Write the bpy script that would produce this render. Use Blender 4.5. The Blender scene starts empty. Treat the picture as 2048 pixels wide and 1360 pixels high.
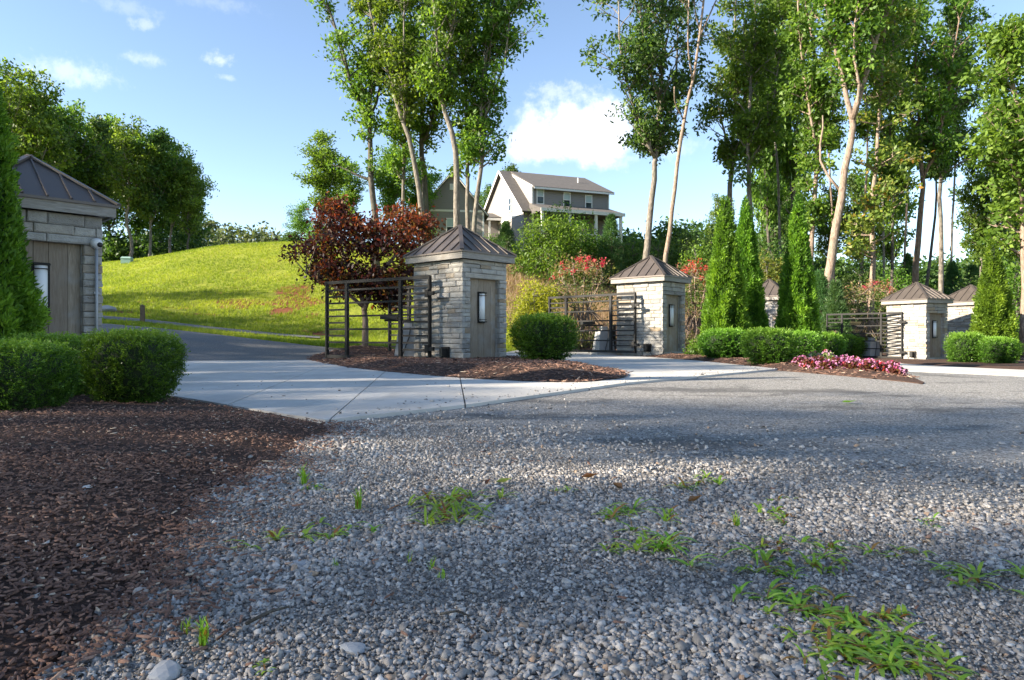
import bpy, math, random
import numpy as np
from mathutils import Vector, Matrix
from mathutils.geometry import delaunay_2d_cdt

scene = bpy.context.scene
COL = scene.collection
R = math.radians
# ---------------------------------------------------------------- camera
FPX, CX, HY, CZ = 1365.0, 1024.0, 672.0, 0.63
cam_d = bpy.data.cameras.new('camera'); cam = bpy.data.objects.new('camera', cam_d); COL.objects.link(cam)
cam.location = (0, 0, CZ); cam.rotation_euler = (R(90), 0, 0)
cam_d.sensor_width = 36.0; cam_d.lens = 36.0 * FPX / 2048.0
cam_d.shift_y = (HY - 680.0) / 2048.0
cam_d.clip_start = 0.05; cam_d.clip_end = 4000
scene.camera = cam
# ---------------------------------------------------------------- sun, sky, exposure
SUN_EL = R(24); SX, SY = -0.961, -0.276
SUN_AZ = math.atan2(SX, SY)
sd = bpy.data.lights.new('sun', 'SUN'); sd.energy = 4.7; sd.angle = R(0.8); sd.color = (1.0, 0.89, 0.72)
sun = bpy.data.objects.new('sun', sd); COL.objects.link(sun)
sdir = Vector((SX * math.cos(SUN_EL), SY * math.cos(SUN_EL), math.sin(SUN_EL)))
sun.rotation_euler = sdir.to_track_quat('Z', 'Y').to_euler()
sun.location = (-30, -10, 40)

def N(nt, typ, ins=None, **props):
    n = nt.nodes.new(typ)
    for k, v in props.items(): setattr(n, k, v)
    for k, v in (ins or {}).items():
        s = n.inputs[k]
        if isinstance(v, bpy.types.NodeSocket): nt.links.new(v, s)
        elif isinstance(v, bpy.types.Node): nt.links.new(v.outputs[0], s)
        else: s.default_value = v
    return n
def MATH(nt, op, a, b=0.0, clamp=False):
    return N(nt, 'ShaderNodeMath', {0: a, 1: b}, operation=op, use_clamp=clamp).outputs[0]
def RAMP(nt, fac, stops, interp='LINEAR'):
    n = N(nt, 'ShaderNodeValToRGB', {'Fac': fac}); r = n.color_ramp; r.interpolation = interp
    while len(r.elements) > 1: r.elements.remove(r.elements[-1])
    r.elements[0].position = stops[0][0]; c = stops[0][1]; r.elements[0].color = (*c, 1) if len(c) == 3 else c
    for p, c in stops[1:]:
        e = r.elements.new(p); e.color = (*c, 1) if len(c) == 3 else c
    return n.outputs[0]
def MIX(nt, fac, a, b, typ='MIX'):
    n = N(nt, 'ShaderNodeMix', data_type='RGBA', blend_type=typ)
    for k, v in ((0, fac), (6, a), (7, b)):
        s = n.inputs[k]
        if isinstance(v, bpy.types.NodeSocket): nt.links.new(v, s)
        else: s.default_value = v if not isinstance(v, tuple) or len(v) == 4 else (*v, 1)
    return n.outputs[2]
def SS(nt, x, a, b):
    n = N(nt, 'ShaderNodeMapRange', {0: x, 1: a, 2: b, 3: 0.0, 4: 1.0}, interpolation_type='SMOOTHSTEP')
    return n.outputs[0]

world = bpy.data.worlds.new('World'); scene.world = world; world.use_nodes = True
wt = world.node_tree; wt.nodes.clear()
sky = N(wt, 'ShaderNodeTexSky', sky_type='NISHITA', sun_disc=False, sun_elevation=SUN_EL, sun_rotation=SUN_AZ % (2 * math.pi),
        altitude=300, air_density=0.85, dust_density=0.0, ozone_density=1.6)
tc = N(wt, 'ShaderNodeTexCoord')
sep = N(wt, 'ShaderNodeSeparateXYZ', {0: tc.outputs['Generated']})
az = MATH(wt, 'ARCTAN2', sep.outputs[0], sep.outputs[1]); el = MATH(wt, 'ARCSINE', sep.outputs[2])
nz1 = N(wt, 'ShaderNodeTexNoise', {'Vector': tc.outputs['Generated'], 'Scale': 9.0, 'Detail': 8.0, 'Roughness': 0.62})
nz2 = N(wt, 'ShaderNodeTexNoise', {'Vector': tc.outputs['Generated'], 'Scale': 26.0, 'Detail': 6.0, 'Roughness': 0.6})
nz3 = N(wt, 'ShaderNodeTexNoise', {'Vector': tc.outputs['Generated'], 'Scale': 70.0, 'Detail': 6.0, 'Roughness': 0.65})
def cloud(px, py, wx, wy, dens, soft):
    a0 = math.atan2(px - CX, FPX); e0 = math.atan2((HY - py) * math.cos(a0), FPX)
    ax = wx / FPX; ey = wy / FPX
    dx = MATH(wt, 'DIVIDE', MATH(wt, 'SUBTRACT', az, a0), ax); dy = MATH(wt, 'DIVIDE', MATH(wt, 'SUBTRACT', el, e0), ey)
    d = MATH(wt, 'SQRT', MATH(wt, 'ADD', MATH(wt, 'MULTIPLY', dx, dx), MATH(wt, 'MULTIPLY', dy, dy)))
    k = MATH(wt, 'ADD', MATH(wt, 'MULTIPLY', MATH(wt, 'SUBTRACT', nz1.outputs[0], 0.5), 1.5),
             MATH(wt, 'MULTIPLY', MATH(wt, 'SUBTRACT', nz2.outputs[0], 0.5), 1.6)) if wx > 55 else MATH(wt, 'MULTIPLY', MATH(wt, 'SUBTRACT', nz3.outputs[0], 0.5), 4.5)
    if wx > 55: k = MATH(wt, 'ADD', k, MATH(wt, 'MULTIPLY', MATH(wt, 'SUBTRACT', nz3.outputs[0], 0.5), 0.7))
    d2 = MATH(wt, 'ADD', d, k)
    return MATH(wt, 'MULTIPLY', SS(wt, d2, 1.0 + soft, 1.0 - soft), dens)
mask = None
for c in ((1150, 258, 92, 46, 0.86, 0.6), (1085, 282, 64, 34, 0.8, 0.6), (1205, 284, 58, 38, 0.8, 0.6), (1125, 185, 45, 14, 0.25, 0.9), (140, 145, 44, 13, 0.26, 1.2),
          (290, 118, 20, 6, 0.22, 1.2), (438, 118, 16, 8, 0.32, 1.1), (255, 15, 30, 8, 0.12, 1.2), (287, 48, 16, 7, 0.2, 1.0),
          (430, 5, 40, 8, 0.1, 1.2), (455, 155, 9, 4, 0.2, 1.0), (1345, 300, 36, 12, 0.15, 1.0)):
    m = cloud(*c)
    mask = m if mask is None else MATH(wt, 'MAXIMUM', mask, m)
gen = N(wt, 'ShaderNodeTexNoise', {'Vector': N(wt, 'ShaderNodeMapping', {'Vector': tc.outputs['Generated'], 'Scale': (1, 1, 2.4)}).outputs[0], 'Scale': 3.4, 'Detail': 8.0, 'Roughness': 0.6})
aw = MATH(wt, 'ABSOLUTE', az)
rest = MATH(wt, 'MULTIPLY', MATH(wt, 'MULTIPLY', SS(wt, gen.outputs[0], 0.60, 0.72), SS(wt, aw, 0.75, 1.1)), 0.6)
mask = MATH(wt, 'MAXIMUM', mask, rest)
skc = MIX(wt, 1.0, sky.outputs[0], (1.05, 0.98, 0.92, 1), 'MULTIPLY')
cl = MIX(wt, mask, skc, (5.6, 5.5, 5.6, 1))
bg = N(wt, 'ShaderNodeBackground', {'Color': cl, 'Strength': 0.088})
N(wt, 'ShaderNodeOutputWorld', {'Surface': bg.outputs[0]})
vs = scene.view_settings; vs.view_transform = 'Standard'; vs.look = 'None'; vs.exposure = 1.98; vs.gamma = 1.0; vs.use_curve_mapping = False
scene.display_settings.display_device = 'sRGB'
scene.cycles.use_denoising = True
scene.cycles.max_bounces = 9; scene.cycles.diffuse_bounces = 5; scene.cycles.glossy_bounces = 2
scene.cycles.transmission_bounces = 5; scene.cycles.transparent_max_bounces = 6
scene.cycles.sample_clamp_indirect = 6.0

# ---------------------------------------------------------------- helpers
def P(x, y, d): return np.array(((x - CX) / FPX * d, d, CZ + (HY - y) / FPX * d))
def sstep(a, b, x):
    t = np.clip((x - a) / (b - a), 0, 1); return t * t * (3 - 2 * t)
def props(o, label=None, cat=None, group=None, kind=None):
    if label: o['label'] = label
    if cat: o['category'] = cat
    if group: o['group'] = group
    if kind: o['kind'] = kind
    return o
def link(o, parent=None):
    COL.objects.link(o)
    if parent is not None: o.parent = parent
    return o
def fast(name, V, F, m=None, smooth=False, tint=None):
    """F is an (n,k) int array; a mesh datablock"""
    me = bpy.data.meshes.new(name); V = np.asarray(V, np.float32); F = np.asarray(F, np.int32)
    n, k = F.shape
    me.vertices.add(len(V)); me.vertices.foreach_set('co', V.ravel())
    me.loops.add(n * k); me.loops.foreach_set('vertex_index', F.ravel())
    me.polygons.add(n); me.polygons.foreach_set('loop_start', np.arange(0, n * k, k, dtype=np.int32))
    if smooth: me.polygons.foreach_set('use_smooth', np.ones(n, dtype=bool))
    me.update(calc_edges=True)
    if tint is not None:
        a = me.attributes.new('tint', 'FLOAT', 'POINT'); a.data.foreach_set('value', np.asarray(tint, np.float32).ravel())
    if m: me.materials.append(m)
    return me
def mobj(name, me, parent=None, loc=None, rz=None):
    o = bpy.data.objects.new(name, me); link(o, parent)
    if loc is not None: o.location = loc
    if rz is not None: o.rotation_euler = (0, 0, rz)
    return o
def thing(name, label, cat, loc=(0, 0, 0), rz=0, group=None):
    o = bpy.data.objects.new(name, None); link(o); o.empty_display_size = 0.2
    o.location = loc; o.rotation_euler = (0, 0, rz)
    return props(o, label, cat, group)
def copy_tree(o, parent=None):
    c = o.copy(); COL.objects.link(c); c.parent = parent
    for ch in list(o.children): copy_tree(ch, c)
    return c
class MB:
    def __init__(s): s.V = []; s.F = []
    def add(s, V, F):
        b = len(s.V); s.V += [tuple(map(float, v)) for v in V]; s.F += [tuple(i + b for i in f) for f in F]; return s
    def box(s, lo, hi, M=None):
        (x0, y0, z0), (x1, y1, z1) = lo, hi
        V = [(x0, y0, z0), (x1, y0, z0), (x1, y1, z0), (x0, y1, z0), (x0, y0, z1), (x1, y0, z1), (x1, y1, z1), (x0, y1, z1)]
        if M is not None: V = [tuple(M @ Vector(v)) for v in V]
        return s.add(V, [(3, 2, 1, 0), (4, 5, 6, 7), (0, 1, 5, 4), (1, 2, 6, 5), (2, 3, 7, 6), (3, 0, 4, 7)])
    def bar(s, a, b, w, h, up=(0, 0, 1)):
        a = Vector(a); b = Vector(b); d = (b - a); L = d.length; d.normalize()
        sx = d.cross(Vector(up)).normalized(); uz = sx.cross(d)
        M = Matrix((( *sx, 0), (*d, 0), (*uz, 0), (0, 0, 0, 1))).transposed(); M.translation = a
        return s.box((-w / 2, 0, -h / 2), (w / 2, L, h / 2), M)
    def tube(s, pts, rad, n=6, cap=True):
        pts = [Vector(p) for p in pts]; b = len(s.V); prev = None
        for i, p in enumerate(pts):
            t = (pts[min(i + 1, len(pts) - 1)] - pts[max(i - 1, 0)]).normalized()
            ref = prev if prev is not None else (Vector((1, 0, 0)) if abs(t.x) < .9 else Vector((0, 1, 0)))
            u = (ref - t * ref.dot(t)).normalized(); v = t.cross(u); prev = u
            r = rad[i] if hasattr(rad, '__len__') else rad
            for k in range(n):
                a = 2 * math.pi * k / n; s.V.append(tuple(p + u * (math.cos(a) * r) + v * (math.sin(a) * r)))
        for i in range(len(pts) - 1):
            for k in range(n):
                k2 = (k + 1) % n; s.F.append((b + i * n + k, b + i * n + k2, b + (i + 1) * n + k2, b + (i + 1) * n + k))
        if cap:
            s.F.append(tuple(b + k for k in range(n))[::-1]); s.F.append(tuple(b + (len(pts) - 1) * n + k for k in range(n)))
        return s
    def mesh(s, name, m, smooth=False):
        me = bpy.data.meshes.new(name); me.from_pydata(s.V, [], s.F)
        if smooth: me.polygons.foreach_set('use_smooth', np.ones(len(s.F), dtype=bool))
        me.materials.append(m); me.update(); return me
    def build(s, name, m, parent=None, smooth=False, loc=None, rz=None): return mobj(name, s.mesh(name, m, smooth), parent, loc, rz)

# ---------------------------------------------------------------- materials
def new_mat(name):
    m = bpy.data.materials.new(name); m.use_nodes = True; nt = m.node_tree; nt.nodes.clear()
    return m, nt
def finish(nt, color, rough=0.7, bump=None, bdist=0.01, bstr=1.0, metal=0.0, spec=0.5, extra=None):
    ins = {'Base Color': color if not isinstance(color, tuple) else (*color[:3], 1), 'Roughness': rough, 'Metallic': metal, 'Specular IOR Level': spec}
    if bump is not None:
        ins['Normal'] = N(nt, 'ShaderNodeBump', {'Height': bump, 'Distance': bdist, 'Strength': bstr}).outputs[0]
    b = N(nt, 'ShaderNodeBsdfPrincipled', ins); out = b.outputs[0]
    if extra: out = extra(b.outputs[0])
    N(nt, 'ShaderNodeOutputMaterial', {'Surface': out}); return b
def pos(nt): return N(nt, 'ShaderNodeNewGeometry').outputs['Position']
def objc(nt): return N(nt, 'ShaderNodeTexCoord').outputs['Object']
def noise(nt, v, scale, detail=4.0, rough=0.55, dist=0.0, sc=None):
    if sc: v = N(nt, 'ShaderNodeMapping', {'Vector': v, 'Scale': sc}).outputs[0]
    return N(nt, 'ShaderNodeTexNoise', {'Vector': v, 'Scale': scale, 'Detail': detail, 'Roughness': rough, 'Distortion': dist}).outputs[0]
def rnd(nt): return N(nt, 'ShaderNodeObjectInfo').outputs['Random']
def attr(nt, name): return N(nt, 'ShaderNodeAttribute', attribute_name=name).outputs['Fac']

M = {}
# pillar stone: each piece its own tone
m, nt = new_mat('ledge_stone'); g = pos(nt); r_ = rnd(nt)
base = RAMP(nt, r_, [(0, (.27, .26, .245)), (.2, (.36, .345, .32)), (.55, (.43, .415, .385)), (.8, (.47, .445, .40)), (.93, (.36, .32, .265)), (1, (.38, .28, .18))])
n1 = noise(nt, g, 7, 6, .6); n2 = noise(nt, g, 38, 5, .6, sc=(1, 1, 2.2)); n3 = noise(nt, g, 3, 3, .6)
c = MIX(nt, SS(nt, n1, .35, .7), MIX(nt, .4, base, (.19, .18, .17)), base)
c = MIX(nt, MATH(nt, 'MULTIPLY', SS(nt, n3, .58, .75), .35), c, (.26, .19, .12))
finish(nt, c, .85, MATH(nt, 'ADD', MATH(nt, 'MULTIPLY', n1, 1.2), n2), .02, .8, spec=.25); M['stone'] = m
m, nt = new_mat('mortar'); g = pos(nt); finish(nt, MIX(nt, noise(nt, g, 20), (.10, .095, .09), (.2, .19, .175)), .95); M['mortar'] = m
m, nt = new_mat('weathered_plank'); g = objc(nt); r_ = rnd(nt)
gr = noise(nt, g, 6, 7, .65, .6, sc=(9, 9, .8)); bl = noise(nt, g, 3, 4)
c = RAMP(nt, gr, [(.25, (.17, .135, .10)), (.5, (.31, .255, .195)), (.72, (.43, .375, .305))])
c = MIX(nt, SS(nt, bl, .45, .7), c, (.34, .315, .28)); c = MIX(nt, MATH(nt, 'MULTIPLY', r_, .75), c, (.19, .15, .115))
finish(nt, c, .8, gr, .006, .7, spec=.25); M['plank'] = m
m, nt = new_mat('grey_timber'); g = objc(nt)
gr = noise(nt, g, 5, 7, .62, .4, sc=(1.2, 1.2, 14)); bl = noise(nt, g, 2.5, 3)
c = RAMP(nt, gr, [(.28, (.17, .155, .135)), (.55, (.28, .26, .235)), (.75, (.36, .34, .31))])
c = MIX(nt, MATH(nt, 'MULTIPLY', SS(nt, bl, .5, .75), .5), c, (.19, .16, .125))
finish(nt, c, .75, gr, .006, .6, spec=.3); M['timber'] = m
m, nt = new_mat('bronze_roof'); g = objc(nt); nn = noise(nt, g, 6, 4)
finish(nt, MIX(nt, nn, (.085, .07, .062), (.13, .108, .096)), MATH(nt, 'ADD', MATH(nt, 'MULTIPLY', nn, .2), .36), nn, .01, .08, metal=.35); M['roof'] = m
m, nt = new_mat('black_steel'); g = pos(nt); nn = noise(nt, g, 30, 4)
finish(nt, MIX(nt, nn, (.012, .012, .012), (.024, .022, .021)), .6, nn, .002, .2, spec=.25); M['steel'] = m
m, nt = new_mat('white_lens'); finish(nt, (.8, .8, .8), .35); M['lens'] = m
m, nt = new_mat('grey_plastic'); g = pos(nt); nn = noise(nt, g, 9, 4)
finish(nt, MIX(nt, nn, (.27, .275, .28), (.34, .34, .345)), .5, nn, .004, .2); M['plastic'] = m
m, nt = new_mat('camera_white'); finish(nt, (.62, .62, .64), .35); M['camwhite'] = m
m, nt = new_mat('pole_grey'); finish(nt, (.33, .34, .36), .45, metal=.3); M['pole'] = m
m, nt = new_mat('rubber_black'); finish(nt, (.015, .015, .015), .5); M['rubber'] = m
# concrete
m, nt = new_mat('concrete'); g = pos(nt); a_ = noise(nt, g, .8, 6, .6); b_ = noise(nt, g, 55, 4, .7); s_ = noise(nt, g, 3.5, 5, .65, sc=(1, .35, 1)); r_ = rnd(nt)
c = MIX(nt, SS(nt, a_, .3, .7), (.46, .435, .40), (.58, .555, .515)); c = MIX(nt, MATH(nt, 'MULTIPLY', SS(nt, s_, .47, .7), .5), c, (.34, .325, .30))
c = MIX(nt, MATH(nt, 'MULTIPLY', SS(nt, b_, .64, .72), .35), c, (.2, .19, .18)); c = MIX(nt, MATH(nt, 'MULTIPLY', r_, .12), c, (.25, .25, .25))
finish(nt, c, .8, MATH(nt, 'ADD', b_, a_), .004, .5, spec=.3); M['concrete'] = m
# chip-seal road
m, nt = new_mat('chip_seal'); g = pos(nt)
v1 = N(nt, 'ShaderNodeTexVoronoi', {'Vector': g, 'Scale': 95.0, 'Randomness': 1.0}); v2 = N(nt, 'ShaderNodeTexVoronoi', {'Vector': g, 'Scale': 42.0})
big = noise(nt, g, .55, 5, .6, sc=(.55, 1.3, 1)); mid = noise(nt, g, 3.0, 5, .6)
cc = N(nt, 'ShaderNodeSeparateColor', {0: v1.outputs['Color']}).outputs[0]; cc2 = N(nt, 'ShaderNodeSeparateColor', {0: v2.outputs['Color']}).outputs[0]
c = RAMP(nt, cc, [(0, (.06, .056, .053)), (.4, (.18, .17, .16)), (.75, (.285, .27, .252)), (1, (.46, .44, .41))])
c = MIX(nt, MATH(nt, 'MULTIPLY', SS(nt, cc2, .8, .9), .7), c, (.33, .33, .33))
c = MIX(nt, MATH(nt, 'MULTIPLY', SS(nt, MATH(nt, 'ADD', MATH(nt, 'MULTIPLY', big, .75), MATH(nt, 'MULTIPLY', mid, .25)), .505, .585), .68), c, (.06, .057, .056))
c = MIX(nt, MATH(nt, 'MULTIPLY', SS(nt, mid, .62, .75), .25), c, (.14, .11, .085))
h_ = MATH(nt, 'ADD', v1.outputs['Distance'], MATH(nt, 'MULTIPLY', v2.outputs['Distance'], .7))
finish(nt, c, .78, MATH(nt, 'SUBTRACT', 1.0, h_), .008, .8, spec=.35); M['road'] = m
# drive asphalt
m, nt = new_mat('asphalt'); g = pos(nt); v1 = N(nt, 'ShaderNodeTexVoronoi', {'Vector': g, 'Scale': 60.0}); nn = noise(nt, g, .7, 5)
cc = N(nt, 'ShaderNodeSeparateColor', {0: v1.outputs['Color']}).outputs[0]
c = MIX(nt, nn, RAMP(nt, cc, [(0, (.06, .057, .055)), (.7, (.135, .13, .125)), (1, (.26, .25, .24))]), (.13, .128, .125))
finish(nt, c, .8, v1.outputs['Distance'], .006, .6, spec=.4); M['asphalt'] = m
# loose things with a tint attribute
def tint_mat(name, stops, rough=.8, spec=.3, nscale=60, bd=.003, jitter=.35):
    m, nt = new_mat(name); t = attr(nt, 'tint'); g = pos(nt); nn = noise(nt, g, nscale, 3)
    c = RAMP(nt, t, stops); c = MIX(nt, MATH(nt, 'MULTIPLY', SS(nt, nn, .4, .75), jitter), c, tuple(x * .45 for x in stops[0][1]))
    finish(nt, c, rough, nn, bd, .6, spec=spec); M[name] = m; return m
tint_mat('gravel_stone', [(0, (.11, .098, .088)), (.3, (.25, .227, .207)), (.6, (.40, .367, .337)), (.85, (.52, .485, .45)), (.96, (.65, .62, .58)), (1, (.44, .30, .20))], .7, .45, 120, .002, .3)
tint_mat('mulch_chip', [(0, (.06, .036, .028)), (.35, (.15, .086, .065)), (.7, (.24, .138, .102)), (.9, (.35, .21, .15)), (1, (.50, .40, .30))], .85, .2, 90, .002, .3)
m, nt = new_mat('mulch_soil'); g = pos(nt); nn = noise(nt, g, 45, 5, .7, sc=(1, 2.2, 1)); n2 = noise(nt, g, 9, 4)
c = RAMP(nt, nn, [(.3, (.035, .022, .018)), (.5, (.085, .052, .04)), (.7, (.16, .095, .07))]); c = MIX(nt, MATH(nt, 'MULTIPLY', n2, .4), c, (.05, .032, .026))
finish(nt, c, .95, nn, .02, 1.0, spec=.15); M['mulch'] = m
# gravel bed under the loose stones
m, nt = new_mat('gravel_bed'); g = pos(nt); v1 = N(nt, 'ShaderNodeTexVoronoi', {'Vector': g, 'Scale': 170.0}); cc = N(nt, 'ShaderNodeSeparateColor', {0: v1.outputs['Color']}).outputs[0]
nn = noise(nt, g, 4, 4)
c = RAMP(nt, cc, [(0, (.10, .09, .082)), (.5, (.25, .23, .212)), (1, (.48, .45, .415))]); c = MIX(nt, MATH(nt, 'MULTIPLY', nn, .4), c, (.10, .085, .072))
finish(nt, c, .85, MATH(nt, 'SUBTRACT', 1.0, v1.outputs['Distance']), .008, 1.0, spec=.3); M['gravelbed'] = m
# lawn ground
m, nt = new_mat('lawn'); g = pos(nt); a_ = noise(nt, g, .35, 6, .6); b_ = noise(nt, g, 5, 6, .7); d_ = noise(nt, g, 26, 4, .7); clay = attr(nt, 'clay'); dry = attr(nt, 'dry'); lit = attr(nt, 'litter')
c = RAMP(nt, b_, [(.25, (.10, .135, .016)), (.5, (.22, .255, .026)), (.75, (.34, .35, .04))])
c = MIX(nt, MATH(nt, 'MULTIPLY', SS(nt, a_, .45, .7), .6), c, (.27, .25, .045))
c = MIX(nt, MATH(nt, 'MULTIPLY', SS(nt, d_, .45, .72), .5), c, (.06, .085, .012))
cm = SS(nt, MATH(nt, 'ADD', clay, MATH(nt, 'MULTIPLY', MATH(nt, 'SUBTRACT', b_, .5), 1.6)), .45, .62)
c = MIX(nt, cm, c, MIX(nt, d_, (.13, .045, .02), (.25, .095, .045)))
dm = SS(nt, MATH(nt, 'ADD', dry, MATH(nt, 'MULTIPLY', MATH(nt, 'SUBTRACT', b_, .5), 1.2)), .35, .7)
c = MIX(nt, dm, c, MIX(nt, d_, (.16, .10, .055), (.32, .20, .12)))
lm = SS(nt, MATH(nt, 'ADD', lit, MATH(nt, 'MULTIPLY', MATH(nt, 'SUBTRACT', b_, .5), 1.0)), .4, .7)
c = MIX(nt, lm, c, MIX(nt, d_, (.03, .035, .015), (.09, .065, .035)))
finish(nt, c, .9, MATH(nt, 'ADD', b_, MATH(nt, 'MULTIPLY', d_, .6)), .09, .9, spec=.15); M['lawn'] = m
# foliage: tint picks the colour, light goes through the leaf
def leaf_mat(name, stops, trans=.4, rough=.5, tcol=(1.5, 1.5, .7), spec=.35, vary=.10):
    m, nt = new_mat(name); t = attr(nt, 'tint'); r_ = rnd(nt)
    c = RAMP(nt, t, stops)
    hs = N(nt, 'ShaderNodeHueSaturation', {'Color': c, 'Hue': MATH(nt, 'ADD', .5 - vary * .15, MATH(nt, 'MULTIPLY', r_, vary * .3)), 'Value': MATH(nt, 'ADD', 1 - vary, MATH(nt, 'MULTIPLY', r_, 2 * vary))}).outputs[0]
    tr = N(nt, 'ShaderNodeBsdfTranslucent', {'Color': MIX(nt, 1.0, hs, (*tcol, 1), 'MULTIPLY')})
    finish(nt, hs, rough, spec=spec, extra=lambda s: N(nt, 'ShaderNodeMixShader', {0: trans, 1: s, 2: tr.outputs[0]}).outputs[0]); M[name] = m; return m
G = lambda a, b, c_: [(0, a), (.55, b), (1, c_)]
leaf_mat('oak_leaf', G((.038, .08, .012), (.10, .175, .024), (.21, .30, .05)), .48)
leaf_mat('bright_leaf', G((.045, .10, .014), (.11, .21, .028), (.21, .32, .055)), .48)
leaf_mat('dark_leaf', G((.03, .065, .018), (.075, .14, .034), (.15, .22, .055)), .48)
leaf_mat('yellow_leaf', [(0, (.06, .10, .015)), (.5, (.13, .18, .03)), (.85, (.22, .22, .04)), (1, (.28, .12, .03))])
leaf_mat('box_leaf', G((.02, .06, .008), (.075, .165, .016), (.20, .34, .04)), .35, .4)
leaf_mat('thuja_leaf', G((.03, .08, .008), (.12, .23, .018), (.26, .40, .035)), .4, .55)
leaf_mat('maple_red', [(0, (.022, .012, .015)), (.35, (.042, .016, .018)), (.6, (.105, .026, .018)), (.72, (.18, .042, .016)), (.85, (.055, .06, .016)), (1, (.22, .07, .018))], .45, .5, (1.6, .9, .7))
leaf_mat('gold_leaf', G((.12, .15, .012), (.26, .28, .022), (.42, .42, .05)), .45, .6)
leaf_mat('myrtle_leaf', [(0, (.05, .09, .025)), (.4, (.13, .15, .045)), (.7, (.27, .16, .09)), (1, (.38, .17, .12))], .4)
leaf_mat('myrtle_bloom', [(0, (.36, .01, .03)), (1, (.62, .05, .10))], .4, .6, (1.2, .9, .9))
leaf_mat('pine_needle', G((.02, .055, .02), (.06, .13, .04), (.13, .22, .07)), .35)
leaf_mat('grass_blade', G((.10, .155, .015), (.23, .28, .025), (.36, .38, .05)), .4, .6)
leaf_mat('weed_blade', [(0, (.14, .27, .025)), (.6, (.30, .48, .05)), (.9, (.50, .56, .08)), (1, (.30, .15, .04))], .35, .45)
leaf_mat('petal', [(0, (.36, .03, .11)), (.35, (.48, .13, .32)), (.7, (.62, .36, .52)), (1, (.5, .03, .02))], .3, .6, (1, 1, 1))
leaf_mat('bronze_leaf', [(0, (.05, .012, .012)), (.6, (.13, .03, .02)), (1, (.12, .10, .02))], .35)
leaf_mat('pale_leaf', G((.10, .16, .05), (.24, .32, .10), (.50, .55, .28)), .35)
leaf_mat('far_leaf', G((.045, .075, .03), (.10, .14, .06), (.17, .20, .09)), .35)
leaf_mat('straw', [(0, (.20, .13, .08)), (1, (.42, .31, .20))], .3)
leaf_mat('dead_leaf', [(0, (.06, .025, .012)), (.6, (.16, .07, .03)), (1, (.28, .14, .05))], .2)
def bark(name, a, b, c_, sc=(5, 5, 1.1)):
    m, nt = new_mat(name); g = pos(nt); n1 = noise(nt, g, 3.2, 6, .65, .4, sc=sc); n2 = noise(nt, g, 1.3, 3)
    c = RAMP(nt, n1, [(.28, a), (.52, b), (.75, c_)]); c = MIX(nt, MATH(nt, 'MULTIPLY', SS(nt, n2, .5, .7), .4), c, (.15, .16, .12))
    finish(nt, c, .9, n1, .05, .9, spec=.15); M[name] = m
bark('grey_bark', (.05, .044, .037), (.19, .165, .14), (.38, .34, .30))
bark('dark_bark', (.035, .03, .025), (.10, .088, .075), (.20, .18, .155))
bark('pine_bark', (.07, .045, .033), (.19, .13, .10), (.32, .24, .19))
bark('smooth_bark', (.09, .065, .05), (.27, .20, .155), (.42, .34, .28), (5, 5, 1.4))
def siding(name, col):
    m, nt = new_mat(name); s = N(nt, 'ShaderNodeSeparateXYZ', {0: pos(nt)}).outputs[2]
    w = MATH(nt, 'FRACT', MATH(nt, 'MULTIPLY', s, 1 / .17)); dk = SS(nt, w, .10, .0)
    finish(nt, MIX(nt, MATH(nt, 'MULTIPLY', dk, .55), col, tuple(x * .4 for x in col)), .7, MATH(nt, 'SUBTRACT', 1.0, w), .03, .8); M[name] = m
siding('siding', (.245, .222, .205))
m, nt = new_mat('white_trim'); finish(nt, (.72, .70, .67), .6); M['trim'] = m
m, nt = new_mat('shingle'); g = pos(nt); nn = noise(nt, g, 3, 6, .7); n2 = noise(nt, g, 14, 3)
finish(nt, MIX(nt, nn, (.05, .045, .042), (.14, .125, .115)), .9, n2, .02, .6); M['shingle'] = m
m, nt = new_mat('window_glass'); finish(nt, (.03, .04, .045), .06, spec=.8); M['glass'] = m
m, nt = new_mat('window_blind'); finish(nt, (.40, .48, .47), .5); M['blind'] = m
m, nt = new_mat('brick_red'); finish(nt, (.25, .11, .07), .8); M['brickred'] = m
m, nt = new_mat('post_wood'); g = objc(nt); nn = noise(nt, g, 9, 5, sc=(4, 4, .8)); finish(nt, MIX(nt, nn, (.07, .045, .03), (.20, .14, .10)), .85, nn, .006, .6); M['post'] = m
m, nt = new_mat('pale_rock'); g = objc(nt); nn = noise(nt, g, 14, 5); finish(nt, MIX(nt, nn, (.30, .24, .20), (.52, .44, .38)), .85, nn, .01, .6); M['rock'] = m
m, nt = new_mat('grey_rock'); g = objc(nt); nn = noise(nt, g, 18, 5); finish(nt, MIX(nt, nn, (.20, .205, .215), (.40, .405, .42)), .8, nn, .006, .6); M['grock'] = m
m, nt = new_mat('green_box'); finish(nt, (.25, .38, .32), .5); M['gbox'] = m

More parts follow.
